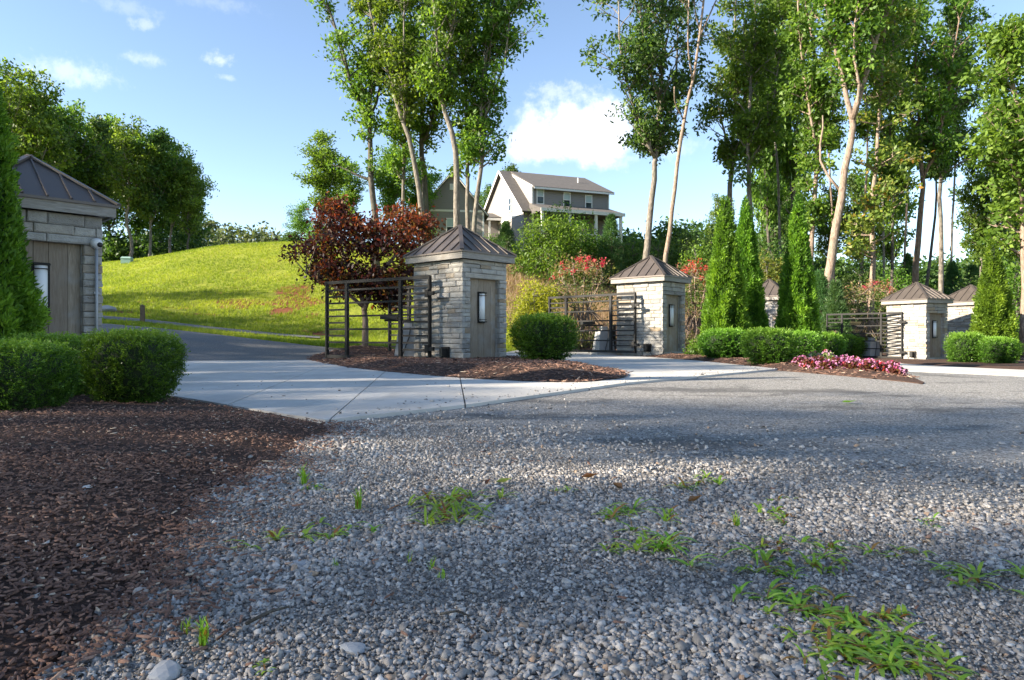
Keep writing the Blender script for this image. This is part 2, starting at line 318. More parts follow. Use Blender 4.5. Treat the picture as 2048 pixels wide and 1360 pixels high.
# ---------------------------------------------------------------- terrain
def near_z(x, y): return -0.36 * sstep(5.0, 17.0, np.asarray(x, float) + 0.12 * (np.asarray(y, float) - 12))
_cp = []
for X in range(-14, 15, 4):
    for Y in (-10, -2, 6, 13): _cp.append((X, Y, float(near_z(X, Y))))
for a in ((650, 690, 20), (430, 669, 22), (215, 648, 24), (520, 680, 21), (1030, 697, 25), (300, 655, 23.2), (800, 694, 21),
          (215, 634, 28), (400, 655, 26.5), (600, 681, 25), (800, 688, 25), (1030, 684, 27), (100, 618, 30),
          (215, 585, 36), (400, 572, 38), (600, 568, 38), (800, 585, 36), (1030, 600, 33),
          (215, 545, 48), (300, 520, 52), (400, 497.5, 54), (500, 487, 55), (590, 484, 56), (700, 484, 56), (850, 495, 55),
          (1040, 545, 39), (1120, 560, 40), (950, 520, 46), (120, 560, 46), (0, 590, 42)):
    _cp.append(tuple(P(*a)[[0, 1, 2]]))
_cp += [(-30, 70, 8.3), (-20, 74, 8.0), (-10, 76, 8.2), (0, 72, 9.3), (8, 70, 9.6), (14, 74, 9.0), (-45, 60, 6.5), (-45, 40, 3.2), (-40, 20, 0.6), (-30, 4, 0), (-30, -14, 0),
        (4.3, 21, 0), (8, 24, -.05), (10.3, 27.2, -.1), (16, 27, -.36), (19, 28.5, -.34), (25, 28, -.34), (35, 24, -.36), (22, 12, -.36), (30, 0, -.36), (18, -8, -.3),
        (4, 27, .5), (9, 33, 1.4), (15, 34, 1.1), (22, 36, 1.0), (30, 40, 1.2), (5, 33, 1.8), (8, 42, 3.2), (16, 42, 2.2), (24, 48, 2.2), (20, 62, 4.0), (36, 60, 2.5), (45, 45, 1.5),
        (-60, 110, 9), (0, 120, 9), (60, 110, 4), (90, 60, 1), (-90, 60, 7), (0, -60, 0), (-70, -30, 0), (70, -30, -.4), (0, 260, 9), (-250, 100, 9), (250, 100, 3)]
_cp = np.array(_cp, float); _c2 = 9.0
_A = np.sqrt(((_cp[:, None, :2] - _cp[None, :, :2]) ** 2).sum(-1) + _c2)
_w = np.linalg.solve(_A, _cp[:, 2] - 4.0)
def zt(x, y):
    x = np.asarray(x, float); y = np.asarray(y, float); shp = x.shape; q = np.stack([x.ravel(), y.ravel()], 1); out = np.empty(len(q))
    for i in range(0, len(q), 20000):
        d = np.sqrt(((q[i:i + 20000, None] - _cp[None, :, :2]) ** 2).sum(-1) + _c2); out[i:i + 20000] = d @ _w + 4.0
    z = out.reshape(shp)
    far = np.hypot(x, y); z = z * (1 - sstep(150, 320, far)) + 7.0 * sstep(150, 320, far)
    yb = np.interp(x, [-20, -9, -4, 2, 5, 10, 15, 22, 40], [15, 17.0, 19.0, 22.5, 24, 28, 29.5, 30, 26]); w = sstep(-1.0, 4.0, y - yb)
    w = np.maximum(w, sstep(9, 14, -x)) * 1.0
    return near_z(x, y) * (1 - w) + z * w
def z1(x, y): return float(zt(np.array([x]), np.array([y]))[0])
def gp(px, py):
    """ground point seen at a pixel of the near, nearly level ground"""
    d = CZ * FPX / (py - HY)
    for _ in range(12):
        X = (px - CX) / FPX * d; d = (CZ - float(near_z(X, d))) * FPX / (py - HY)
    return np.array(((px - CX) / FPX * d, d))
def hit(px, py, d0=16.0, d1=120.0):
    d = np.linspace(d0, d1, 2600); X = (px - CX) / FPX * d; Z = CZ + (HY - py) / FPX * d
    k = np.nonzero(Z <= zt(X, d))[0]
    i = k[0] if len(k) else len(d) - 1
    return np.array((X[i], d[i], float(zt(X[i:i + 1], d[i:i + 1])[0])))
_geo = lambda a, b, n: list(np.geomspace(1, b / a, n)[1:] * a)
xs = np.array(sorted([-v for v in _geo(44, 700, 16)] + list(np.arange(-44, 44.1, .6)) + _geo(44.4, 700, 16)))
ys = np.array(sorted([-v for v in _geo(12, 300, 10)] + list(np.arange(-12, 82.1, .6)) + _geo(82.4, 900, 16)))
XX, YY = np.meshgrid(xs, ys); ZZ = zt(XX, YY) - 0.035
V = np.stack([XX.ravel(), YY.ravel(), ZZ.ravel()], 1); nx = len(xs); ny = len(ys)
ii, jj = np.meshgrid(np.arange(nx - 1), np.arange(ny - 1)); a = (jj * nx + ii).ravel()
me = fast('ground', V, np.stack([a, a + 1, a + 1 + nx, a + nx], 1), M['lawn'], True)
clay = np.zeros(len(V)); dry = np.zeros(len(V)); lit = np.zeros(len(V))
def blot(arr, px, py, rx, ry, s):
    c = hit(px, py); d = np.hypot((V[:, 0] - c[0]) / rx, (V[:, 1] - c[1]) / ry); np.maximum(arr, s * (1 - sstep(.2, 1.0, d)), out=arr)
for a in ((588, 578, 1.5, 2.0, 1.3), (585, 596, 1.2, 2.0, 1.4), (606, 603, 1.5, 1.4, 1.4), (570, 618, 1.1, 2.0, 1.2), (620, 630, .9, 1.2, .8), (540, 607, 2.4, .9, .75), (475, 602, 2.2, 1.2, 1.0),
          (470, 612, 1.8, 1.0, .8), (480, 556, 1.2, 1.2, .55), (292, 603, 1.2, .7, .7), (265, 560, 1, 1.4, .55), (255, 622, 3, .7, .75), (410, 627, 1.6, .6, .7), (350, 614, 2.0, .5, .6),
          (630, 660, 1.2, .6, .8), (660, 668, 2.4, .7, .8), (520, 640, 3, .5, .45), (310, 625, 3, .5, .55), (430, 585, 1.8, .6, .5), (560, 560, 2.5, .8, .45)): blot(clay, *a)
d_ = np.hypot((V[:, 0] - 1.6) / 6.5, (V[:, 1] - 37) / 4.5); dry = np.maximum(dry, 1.0 * (1 - sstep(.3, 1.0, d_)))
d_ = np.hypot((V[:, 0] - 8) / 7.0, (V[:, 1] - 30) / 5); dry = np.maximum(dry, .8 * (1 - sstep(.4, 1.0, d_)))
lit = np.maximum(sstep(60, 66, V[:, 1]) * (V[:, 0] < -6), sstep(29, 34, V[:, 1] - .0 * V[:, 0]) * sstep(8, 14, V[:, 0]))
for nm, ar in (('clay', clay), ('dry', dry), ('litter', lit)):
    at = me.attributes.new(nm, 'FLOAT', 'POINT'); at.data.foreach_set('value', ar.astype(np.float32))
props(mobj('ground', me), 'grass covered ground rising to a rounded hill', kind='structure')

# polygons on the ground ------------------------------------------------
def inside(poly, x, y):
    poly = np.asarray(poly); r = np.zeros(x.shape, bool); j = len(poly) - 1
    for i in range(len(poly)):
        xi, yi = poly[i]; xj, yj = poly[j]
        c = ((yi > y) != (yj > y)) & (x < (xj - xi) * (y - yi) / (yj - yi + 1e-12) + xi); r ^= c; j = i
    return r
def edge_dist(poly, x, y):
    poly = np.asarray(poly, float); best = np.full(x.shape, 1e9)
    for i in range(len(poly)):
        a = poly[i]; b = poly[(i + 1) % len(poly)]; ab = b - a; t = np.clip(((x - a[0]) * ab[0] + (y - a[1]) * ab[1]) / (ab @ ab + 1e-12), 0, 1)
        best = np.minimum(best, np.hypot(x - a[0] - t * ab[0], y - a[1] - t * ab[1]))
    return best
def smooth_poly(poly, n=4, wob=0.0, seed=0):
    p = np.asarray(poly, float); out = []; rg = np.random.default_rng(seed); L = len(p)
    for i in range(L):
        p0, p1, p2, p3 = p[i - 1], p[i], p[(i + 1) % L], p[(i + 2) % L]
        for k in range(n):
            t = k / n; q = .5 * ((2 * p1) + (-p0 + p2) * t + (2 * p0 - 5 * p1 + 4 * p2 - p3) * t * t + (-p0 + 3 * p1 - 3 * p2 + p3) * t ** 3)
            out.append(q + rg.normal(0, wob, 2) if wob else q)
    return np.array(out)
def clip_half(poly, p, n):
    out = []; L = len(poly); p = np.asarray(p, float); n = np.asarray(n, float)
    for i in range(L):
        a = np.asarray(poly[i], float); b = np.asarray(poly[(i + 1) % L], float); da = (a - p) @ n; db = (b - p) @ n
        if da >= 0: out.append(a)
        if da * db < 0: out.append(a + (b - a) * da / (da - db))
    return out
def sheet(name, poly, sp, off, m, skirt=0.0, mound=None, parent=None):
    poly = np.asarray(poly, float); n = len(poly)
    gx, gy = np.meshgrid(np.arange(poly[:, 0].min() + sp * .37, poly[:, 0].max(), sp), np.arange(poly[:, 1].min() + sp * .37, poly[:, 1].max(), sp)); gx = gx.ravel(); gy = gy.ravel()
    k = inside(poly, gx, gy); gx = gx[k]; gy = gy[k]; k = edge_dist(poly, gx, gy) > sp * .3; gx = gx[k]; gy = gy[k]
    co = [Vector(p) for p in poly] + [Vector((x, y)) for x, y in zip(gx, gy)]
    r = delaunay_2d_cdt(co, [], [list(range(n))], 2, 1e-5)
    pts = np.array([(v.x, v.y) for v in r[0]]); z = zt(pts[:, 0], pts[:, 1]) + off
    if mound: z = z + mound(pts[:, 0], pts[:, 1], edge_dist(poly, pts[:, 0], pts[:, 1]))
    V = [(x, y, zz) for (x, y), zz in zip(pts, z)]; F = [tuple(f) for f in r[2]]
    mb = MB(); mb.V = V; mb.F = F
    if skirt:
        zz = zt(poly[:, 0], poly[:, 1]) + off
        b = len(mb.V); mb.V += [(x, y, q) for (x, y), q in zip(poly, zz)] + [(x, y, q - skirt) for (x, y), q in zip(poly, zz)]
        mb.F += [(b + i, b + (i + 1) % n, b + n + (i + 1) % n, b + n + i) for i in range(n)]
    return mb.build(name, m, parent, smooth=(mound is not None))

# road, gravel shoulder, drive
ROAD = [(-3.2, -9), (60, -9), (60, 20), (22, 22), (15, 23), (11, 25), (5, 25.5), (-2, 21), (-8, 17), (-6, 9), (-3, 6), (-2.5, 0)]
props(sheet('road', ROAD, .8, .0, M['road']), 'grey chip sealed road with dark worn patches', kind='structure')
mulch_edge_px = [(655, 850), (648, 866), (610, 880), (560, 920), (500, 945), (455, 968), (395, 998), (372, 1030), (345, 1075), (300, 1110), (285, 1165), (250, 1205), (190, 1262), (120, 1320), (40, 1400)]
ME = np.array([gp(*p) for p in mulch_edge_px])
GRAVEL = smooth_poly(list(ME[::-1]) + [gp(760, 838), gp(1000, 880), gp(1180, 930), gp(1420, 950), gp(1650, 985), gp(1900, 1010), gp(2300, 1060), (3.2, .2), (-.8, -.2)], 3, .015, 3)
props(sheet('gravel_shoulder', GRAVEL, .35, .004, M['gravelbed']), 'loose grey gravel shoulder beside the road', kind='structure')
DRIVE = [(-8.1, 16.4), (-4.9, 17.2), (-5.3, 20.6)] + [tuple(P(x, y, d)[:2]) for x, y, d in ((560, 682, 21), (430, 668, 22), (320, 657, 23), (215, 647, 24))] + [(-24, 27), (-24, 19), (-14, 17)]
props(sheet('driveway', DRIVE, .5, .012, M['asphalt']), 'dark asphalt drive curving away behind the gates', kind='structure')
PATHP = [tuple(hit(x, y)[:2]) for x, y in ((150, 627), (215, 633), (300, 640), (420, 654), (560, 668), (640, 674))] + [tuple(hit(x, y)[:2]) for x, y in ((640, 677), (560, 672.5), (420, 659.5), (300, 646), (215, 639), (150, 633))]
props(sheet('path', PATHP, .5, .02, M['asphalt']), 'narrow dark path along the foot of the hill', kind='structure')

# concrete apron cut by joints into slabs
fe = [gp(650, 848), gp(930, 816), gp(1250, 770), gp(1555, 740.5)]
APRON = [tuple(p) for p in fe] + [tuple(gp(1400, 724)), tuple(gp(1300, 716)), (2.6, 23.6), (.4, 24.6), (-.6, 21.4), (-2.6, 19.6), (-4.0, 18.4), (-4.9, 17.2), (-8.1, 16.4), (-6.9, 11.5), (-5.6, 9.2)] + [tuple(gp(300, 790)), tuple(gp(400, 806)), tuple(gp(500, 824))]
apron = props(bpy.data.objects.new('concrete_apron', None), 'pale concrete entrance apron', kind='structure'); link(apron)
joints = [(gp(663, 844), gp(777.7, 739.8)), (gp(930.5, 816), gp(918.5, 751)), (gp(461, 814), gp(644, 735)), (gp(1180, 781), gp(1130, 757)), (gp(1400, 757), gp(1250, 722))]
def cut_slabs(poly, joints, sp, off, skirt, parent):
    poly = np.asarray(poly, float); n = len(poly); co = [tuple(p) for p in poly]; ed = [(i, (i + 1) % n) for i in range(n)]
    gx, gy = np.meshgrid(np.arange(poly[:, 0].min() + .2, poly[:, 0].max(), sp), np.arange(poly[:, 1].min() + .2, poly[:, 1].max(), sp)); k = inside(poly, gx.ravel(), gy.ravel()); co += list(zip(gx.ravel()[k], gy.ravel()[k])); lines = []
    for a, b in joints:
        d = (b - a) / np.linalg.norm(b - a); nr = np.array((-d[1], d[0])); lines.append((a, nr))
        for s_ in (-.007, .007):
            i = len(co); tt = np.arange(-24, 36, .5); co += [tuple(a + d * t + nr * s_) for t in tt]; ed += [(i + k, i + k + 1) for k in range(len(tt) - 1)]
    r = delaunay_2d_cdt([Vector(p) for p in co], ed, [], 0, 1e-6); pts = np.array([(v.x, v.y) for v in r[0]]); groups = {}
    for f in r[2]:
        c = pts[list(f)].mean(0)
        if not inside(poly, np.array([c[0]]), np.array([c[1]]))[0]: continue
        sd_ = [float((c - a) @ nr) for a, nr in lines]
        if any(abs(v) < .0068 for v in sd_): continue
        groups.setdefault(tuple(v > 0 for v in sd_), []).append(tuple(f))
    for fs in groups.values():
        ids = sorted({i for f in fs for i in f}); mp = {i: k for k, i in enumerate(ids)}; q = pts[ids]; z = zt(q[:, 0], q[:, 1]) + off; mb = MB(); mb.V = [(x, y, zz) for (x, y), zz in zip(q, z)]; mb.F = [tuple(mp[i] for i in f) for f in fs]; cnt = {}
        for f in mb.F:
            for i in range(3): e = (f[i], f[(i + 1) % 3]); cnt[tuple(sorted(e))] = cnt.get(tuple(sorted(e)), []) + [e]
        nb = len(mb.V); mb.V += [(x, y, zz - skirt) for x, y, zz in mb.V[:nb]]; mb.F += [(e[0][1], e[0][0], e[0][0] + nb, e[0][1] + nb) for e in cnt.values() if len(e) == 1]
        mb.build('slab', M['concrete'], parent)
cut_slabs(APRON, joints, .6, .03, .05, apron)
LANE = [tuple(gp(1796, 731.5)), tuple(gp(1900, 736)), tuple(gp(2048, 742.5)), (17.5, 19.2), (19, 15.5), tuple(gp(2048, 744.5)), tuple(gp(1830, 755))]
LANE = [(7.6, 13.0), (9.6, 12.2), (13.2, 14.6), (17.8, 17.0), (16.4, 19.6), (13.4, 21.2), (13.0, 22.6), (12.6, 26.5), (11.4, 26.0), (10.0, 20), (8.4, 16)]
apron2 = props(bpy.data.objects.new('concrete_lane', None), 'far strip of pale concrete before the right hand gate', kind='structure'); link(apron2)
cut_slabs(LANE, [(np.array((8.6, 17.0)), np.array((13.0, 13.0)))], .6, .03, .05, apron2)

# mulch beds
ISLAND = smooth_poly([(-5.15, 17.4)] + [tuple(gp(*p)) for p in ((700, 738), (800, 749), (900, 758), (1000, 764.5), (1080, 768), (1150, 769), (1210, 765), (1253, 757))] +
                     [(1.72, 12), (1.3, 14.6), (.5, 16.9), (-1.2, 18.8), (-3.0, 20.4), (-4.6, 20.6), (-5.3, 19.2)], 3, .012, 5)
def mound_is(x, y, e): return .12 * sstep(0, .9, e) + .16 * np.exp(-((x + 4.1) ** 2 + (y - 19) ** 2) / .9) + .05 * np.exp(-((x - 1.0) ** 2 + (y - 11) ** 2) / 2)
BED3 = smooth_poly([tuple(gp(*p)) for p in ((1145, 707), (1230, 711), (1300, 716), (1400, 724.5), (1500, 735), (1555, 741), (1650, 749), (1740, 757), (1800, 763), (1850, 766))] +
                   [(7.3, 13.2), (8.2, 16), (9.8, 20), (11.2, 25.6), (11.0, 31), (5, 31), (2.2, 27.5)], 3, .015, 6)
def mound3(x, y, e): return .09 * sstep(0, .7, e)
BED5 = smooth_poly([tuple(gp(*p)) for p in ((1745, 723), (1800, 729), (1870, 733.5), (1960, 738), (2048, 742), (2140, 744))] + [(20, 21.5), (24, 27), (23, 33), (15, 33), (12.9, 29)], 3, .015, 7)
BED1 = np.array(list(smooth_poly(ME, 4, .022, 8)[:-3]) + [(-1.9, .6), (-12, .2), (-12, 11), (-6.4, 10.4), tuple(gp(250, 779)), tuple(gp(350, 797)), tuple(gp(450, 814.5)), tuple(gp(550, 831))])
def mound1(x, y, e): return .055 * sstep(0, .35, e) + .05 * sstep(.2, 1.5, e)
BEDS = {}
for nm, poly, fn, lb in (('mulch_island', ISLAND, mound_is, 'teardrop mulch island round the middle pillar'), ('mulch_bed', BED3, mound3, 'mulch bed under the conical evergreens'),
                         ('mulch_bed', BED5, mound3, 'mulch bed at the foot of the right hand pillars'), ('mulch_bed', BED1, mound1, 'dark mulch bed in the left foreground')):
    props(sheet(nm, poly, .18 if poly is not BED5 else .4, .034 if poly is ISLAND else .012, M['mulch'], .06, fn), lb, kind='structure'); BEDS[id(poly)] = fn
def bed_z(poly, x, y):
    fn = BEDS[id(poly)]; x = np.atleast_1d(np.asarray(x, float)); y = np.atleast_1d(np.asarray(y, float))
    return zt(x, y) + (.034 if poly is ISLAND else .012) + fn(x, y, edge_dist(poly, x, y))

# ---------------------------------------------------------------- loose gravel and chips (one mesh each)
def rot_mats(rg, n, tilt):
    yaw = rg.uniform(0, 2 * np.pi, n); a = rg.normal(0, tilt, n); b = rg.normal(0, tilt, n)
    cy, sy, ca, sa, cb, sb = np.cos(yaw), np.sin(yaw), np.cos(a), np.sin(a), np.cos(b), np.sin(b); o = np.ones(n); z = np.zeros(n)
    Rz = np.stack([cy, -sy, z, sy, cy, z, z, z, o], 1).reshape(n, 3, 3); Rx = np.stack([o, z, z, z, ca, -sa, z, sa, ca], 1).reshape(n, 3, 3)
    Ry = np.stack([cb, z, sb, z, o, z, -sb, z, cb], 1).reshape(n, 3, 3); return Rz @ Rx @ Ry
def scatter(protos, F, pos_, scl, rg, tilt):
    """protos (k,m,3) share faces F; returns V,F"""
    n = len(pos_); pr = protos[rg.integers(0, len(protos), n)] * scl[:, None, :]
    v = np.einsum('nij,nmj->nmi', rot_mats(rg, n, tilt), pr) + pos_[:, None, :]; mm = protos.shape[1]
    f = (F[None] + (np.arange(n) * mm)[:, None, None]).reshape(-1, F.shape[1]); return v.reshape(-1, 3), f, mm
CUBEV = np.array([(-1, -1, -1), (1, -1, -1), (1, 1, -1), (-1, 1, -1), (-1, -1, 1), (1, -1, 1), (1, 1, 1), (-1, 1, 1)], float)
CUBEF = np.array([(3, 2, 1, 0), (4, 5, 6, 7), (0, 1, 5, 4), (1, 2, 6, 5), (2, 3, 7, 6), (3, 0, 4, 7)])
CUBET = np.array([t for q in CUBEF[1:] for t in ((q[0], q[1], q[2]), (q[0], q[2], q[3]))])
rg = np.random.default_rng(11)
stone_p = np.stack([CUBEV * np.where(CUBEV[:, 2:3] > 0, rg.uniform(.45, .95, (8, 1)), rg.uniform(.7, 1.05, (8, 1))) + rg.normal(0, .27, (8, 3)) for _ in range(24)])
def frustum_pts(y0, y1, dens, slack=.5):
    n = int((y1 - y0) * (.77 * (y0 + y1) + 2 * slack) * dens); y = np.sqrt(rg.uniform(y0 ** 2, y1 ** 2, n)); x = rg.uniform(-1, 1, n) * (.77 * y + slack); return x, y
from mathutils import noise as mnoise
def fnoise(x, y, s, o=0.0): return np.array([mnoise.noise((a * s + o, b * s - o, o)) for a, b in zip(x, y)])
gx, gy = [], []; gs = []
for y0, y1, dens, s0 in ((.9, 1.6, 17000, .0038), (1.6, 2.4, 12500, .0041), (2.4, 3.4, 7500, .0045), (3.4, 4.8, 3400, .0052), (4.8, 7.5, 1000, .006)):
    x, y = frustum_pts(y0, y1, dens); gx.append(x); gy.append(y); gs.append(np.full(len(x), s0))
x = np.concatenate(gx); y = np.concatenate(gy); s0 = np.concatenate(gs)
k = inside(GRAVEL, x, y); ed = edge_dist(GRAVEL, x, y)
me_d = edge_dist(np.vstack([ME, ME[::-1]]), x, y); inm = inside(BED1, x, y)
nn = fnoise(x, y, 1.6, 3.3)
prob = np.where(k, .5 + .5 * sstep(0, .35, ed) + .3 * nn, .45 * np.exp(-ed / .6)); prob = np.where(inm, np.where(rg.uniform(0, 1, len(x)) < .5, np.exp(-me_d / .07), 0) * .5 + .004, prob)
prob = np.where(~inm & (me_d < .3) & k, .95, prob)
k = rg.uniform(0, 1, len(x)) < prob; x = x[k]; y = y[k]; s0 = s0[k]; n = len(x)
size = s0 * np.exp(rg.normal(0, .34, n)); size = np.where(rg.uniform(0, 1, n) < .03, size * rg.uniform(1.4, 2.0, n), size)
size = size * (.78 + .42 * sstep(-.35, .45, fnoise(x, y, 1.5, 8.1))); size = np.minimum(size, .0105)
scl = np.stack([size * rg.uniform(.8, 1.5, n), size * rg.uniform(.7, 1.1, n), size * rg.uniform(.4, .85, n)], 1)
z = zt(x, y) + .004 + scl[:, 2] * .15 + np.where(inside(BED1, x, y), .07 * sstep(0, .35, edge_dist(BED1, x, y)), 0) + rg.uniform(0, .006, n)
V, F, mm = scatter(stone_p, CUBET, np.stack([x, y, z], 1), scl, rg, .35)
tint = np.clip(rg.normal(.45, .25, n) + .12 * (size > .0065), 0, .97); tint = np.where(rg.uniform(0, 1, n) < .015, 1.0, tint)
props(mobj('loose_gravel', fast('loose_gravel', V, F, M['gravel_stone'], tint=np.repeat(tint, mm))), 'loose angular grey gravel stones', kind='stuff')

n = 380; f_ = np.clip(np.abs(rg.normal(0, .28, n)), 0, 1.4); t_ = rg.uniform(0, 1, n) ** .8; A0 = fe[0] * (1 - t_)[:, None] + fe[3] * t_[:, None]; x = A0[:, 0] - .73 * f_ ; y = A0[:, 1] + .68 * f_
x = np.concatenate([x, rg.uniform(-4, 1, 90)]); y = np.concatenate([y, rg.uniform(5.5, 12, 90)]); k = inside(APRON, x, y) & ~inside(ISLAND, x, y); x = x[k]; y = y[k]; n = len(x); sz = .0055 * np.exp(rg.normal(0, .5, n))
V, F, mm = scatter(stone_p, CUBET, np.stack([x, y, zt(x, y) + .032 + sz * .3], 1), np.stack([sz * 1.3, sz, sz * .6], 1), rg, .3)
props(mobj('grit', fast('grit', V, F, M['gravel_stone'], tint=np.repeat(rg.uniform(0, .75, n), mm))), 'grit and crumbs tracked onto the concrete', kind='stuff')
chip_v = np.array([(-1, -.9, -1), (1, -.6, -1), (1.1, .5, -1), (-.95, 1, -1), (-.9, -.5, 1), (.95, -.3, .8), (1.0, .3, 1), (-.85, .6, .7)], float)
chip_p = np.stack([chip_v + rg.normal(0, .18, (8, 3)) for _ in range(16)])
def chips(poly, x, y, L, name, lab, seed):
    rg2 = np.random.default_rng(seed); k = inside(poly, x, y) | (edge_dist(poly, x, y) < .09 * rg2.uniform(0, 1, len(x))); x = x[k]; y = y[k]; n = len(x)
    ln = L * np.exp(rg2.normal(0, .4, n)); scl = np.stack([ln, np.maximum(.0028, ln * rg2.uniform(.12, .3, n)), np.full(n, .0016) + ln * .04], 1)
    z = bed_z(poly, x, y) + rg2.uniform(.001, .016, n)
    V, F, mm = scatter(chip_p, CUBET, np.stack([x, y, z], 1), scl, rg2, .22)
    t = np.clip(rg2.normal(.5, .2, n), 0, .92); t = np.where(rg2.uniform(0, 1, n) < .02, 1, t)
    props(mobj(name, fast(name, V, F, M['mulch_chip'], tint=np.repeat(t, mm))), lab, kind='stuff')
cx_, cy_ = [], []
for y0, y1, dens in ((1.0, 2.0, 6000), (2.0, 3.2, 3800), (3.2, 5, 1400), (5, 9, 350)):
    a, b = frustum_pts(y0, y1, dens); cx_.append(a); cy_.append(b)
a = np.concatenate(cx_); b = np.concatenate(cy_)
chips(BED1, a, b, .008, 'mulch_chips', 'dark shredded bark chips covering the near bed', 21)
x, y = rg.uniform(-5.5, 2, 24000), rg.uniform(8.7, 20.8, 24000); chips(ISLAND, x, y, .03, 'mulch_chips', 'red brown bark chips covering the teardrop island', 22)
x, y = rg.uniform(2, 8.6, 12000), rg.uniform(10, 27, 12000); chips(BED3, x, y, .034, 'mulch_chips', 'bark chips covering the bed under the conical evergreens', 23)
# stray chips and dead leaves lying on the gravel
n = 1700; t_ = rg.uniform(0, len(ME) - 2, n); i_ = t_.astype(int); q = ME[i_] + (ME[i_ + 1] - ME[i_]) * (t_ - i_)[:, None]; q[:, 0] += np.abs(rg.normal(0, .16, n)); q[:, 1] += rg.normal(0, .08, n)
x2, y2 = frustum_pts(1.0, 4.2, 26); x = np.concatenate([q[:, 0], x2]); y = np.concatenate([q[:, 1], y2]); k = inside(GRAVEL, x, y); x = x[k]; y = y[k]; n = len(x)
ln = .0085 * np.exp(rg.normal(0, .4, n)); V, F, mm = scatter(chip_p, CUBET, np.stack([x, y, zt(x, y) + .017], 1), np.stack([ln, ln * .28, np.full(n, .002)], 1), rg, .25)
props(mobj('bark_litter', fast('bark_litter', V, F, M['mulch_chip'], tint=np.repeat(rg.uniform(.3, 1, n), mm))), 'stray brown bark bits and dead leaves on the gravel', kind='stuff')

# ---------------------------------------------------------------- stone pillars
PW, PD, PH = 1.34, 1.62, 2.25
def stone_mesh(w, h, t, rg):
    """a ledge stone: face towards -y, centred, chamfered and uneven"""
    w2, h2 = w / 2, h / 2; c = min(.014, h * .16); p = rg.uniform(-.006, .02)
    j = lambda s: rg.uniform(-s, s)
    back = [(-w2, t, -h2), (w2, t, -h2), (w2, t, h2), (-w2, t, h2)]
    out = [(-w2 + j(.003), -p + c * .8, -h2 + j(.003)), (w2 + j(.003), -p + c * .8, -h2 + j(.003)), (w2 + j(.003), -p + c * .8, h2 + j(.003)), (-w2 + j(.003), -p + c * .8, h2 + j(.003))]
    inn = [(-w2 + c + abs(j(.012)), -p + j(.007), -h2 + c + abs(j(.01))), (w2 - c - abs(j(.012)), -p + j(.007), -h2 + c + abs(j(.01))), (w2 - c - abs(j(.012)), -p + j(.007), h2 - c - abs(j(.01))), (-w2 + c + abs(j(.012)), -p + j(.007), h2 - c - abs(j(.01)))]
    mid = [tuple((np.array(inn[0]) + np.array(inn[3])) / 2 + (w * rg.uniform(.25, .6), j(.01), 0))]
    F = [(0, 1, 2, 3)]
    for i in range(4):
        k = (i + 1) % 4; F.append((i, 4 + i, 4 + k, k)[::-1]); F.append((4 + i, 8 + i, 8 + k, 4 + k)[::-1])
    for i in range(4): F.append((8 + i, 8 + (i + 1) % 4, 12))
    mb = MB(); mb.V = back + out + inn + mid; mb.F = F; return mb.mesh('stone', M['stone'])
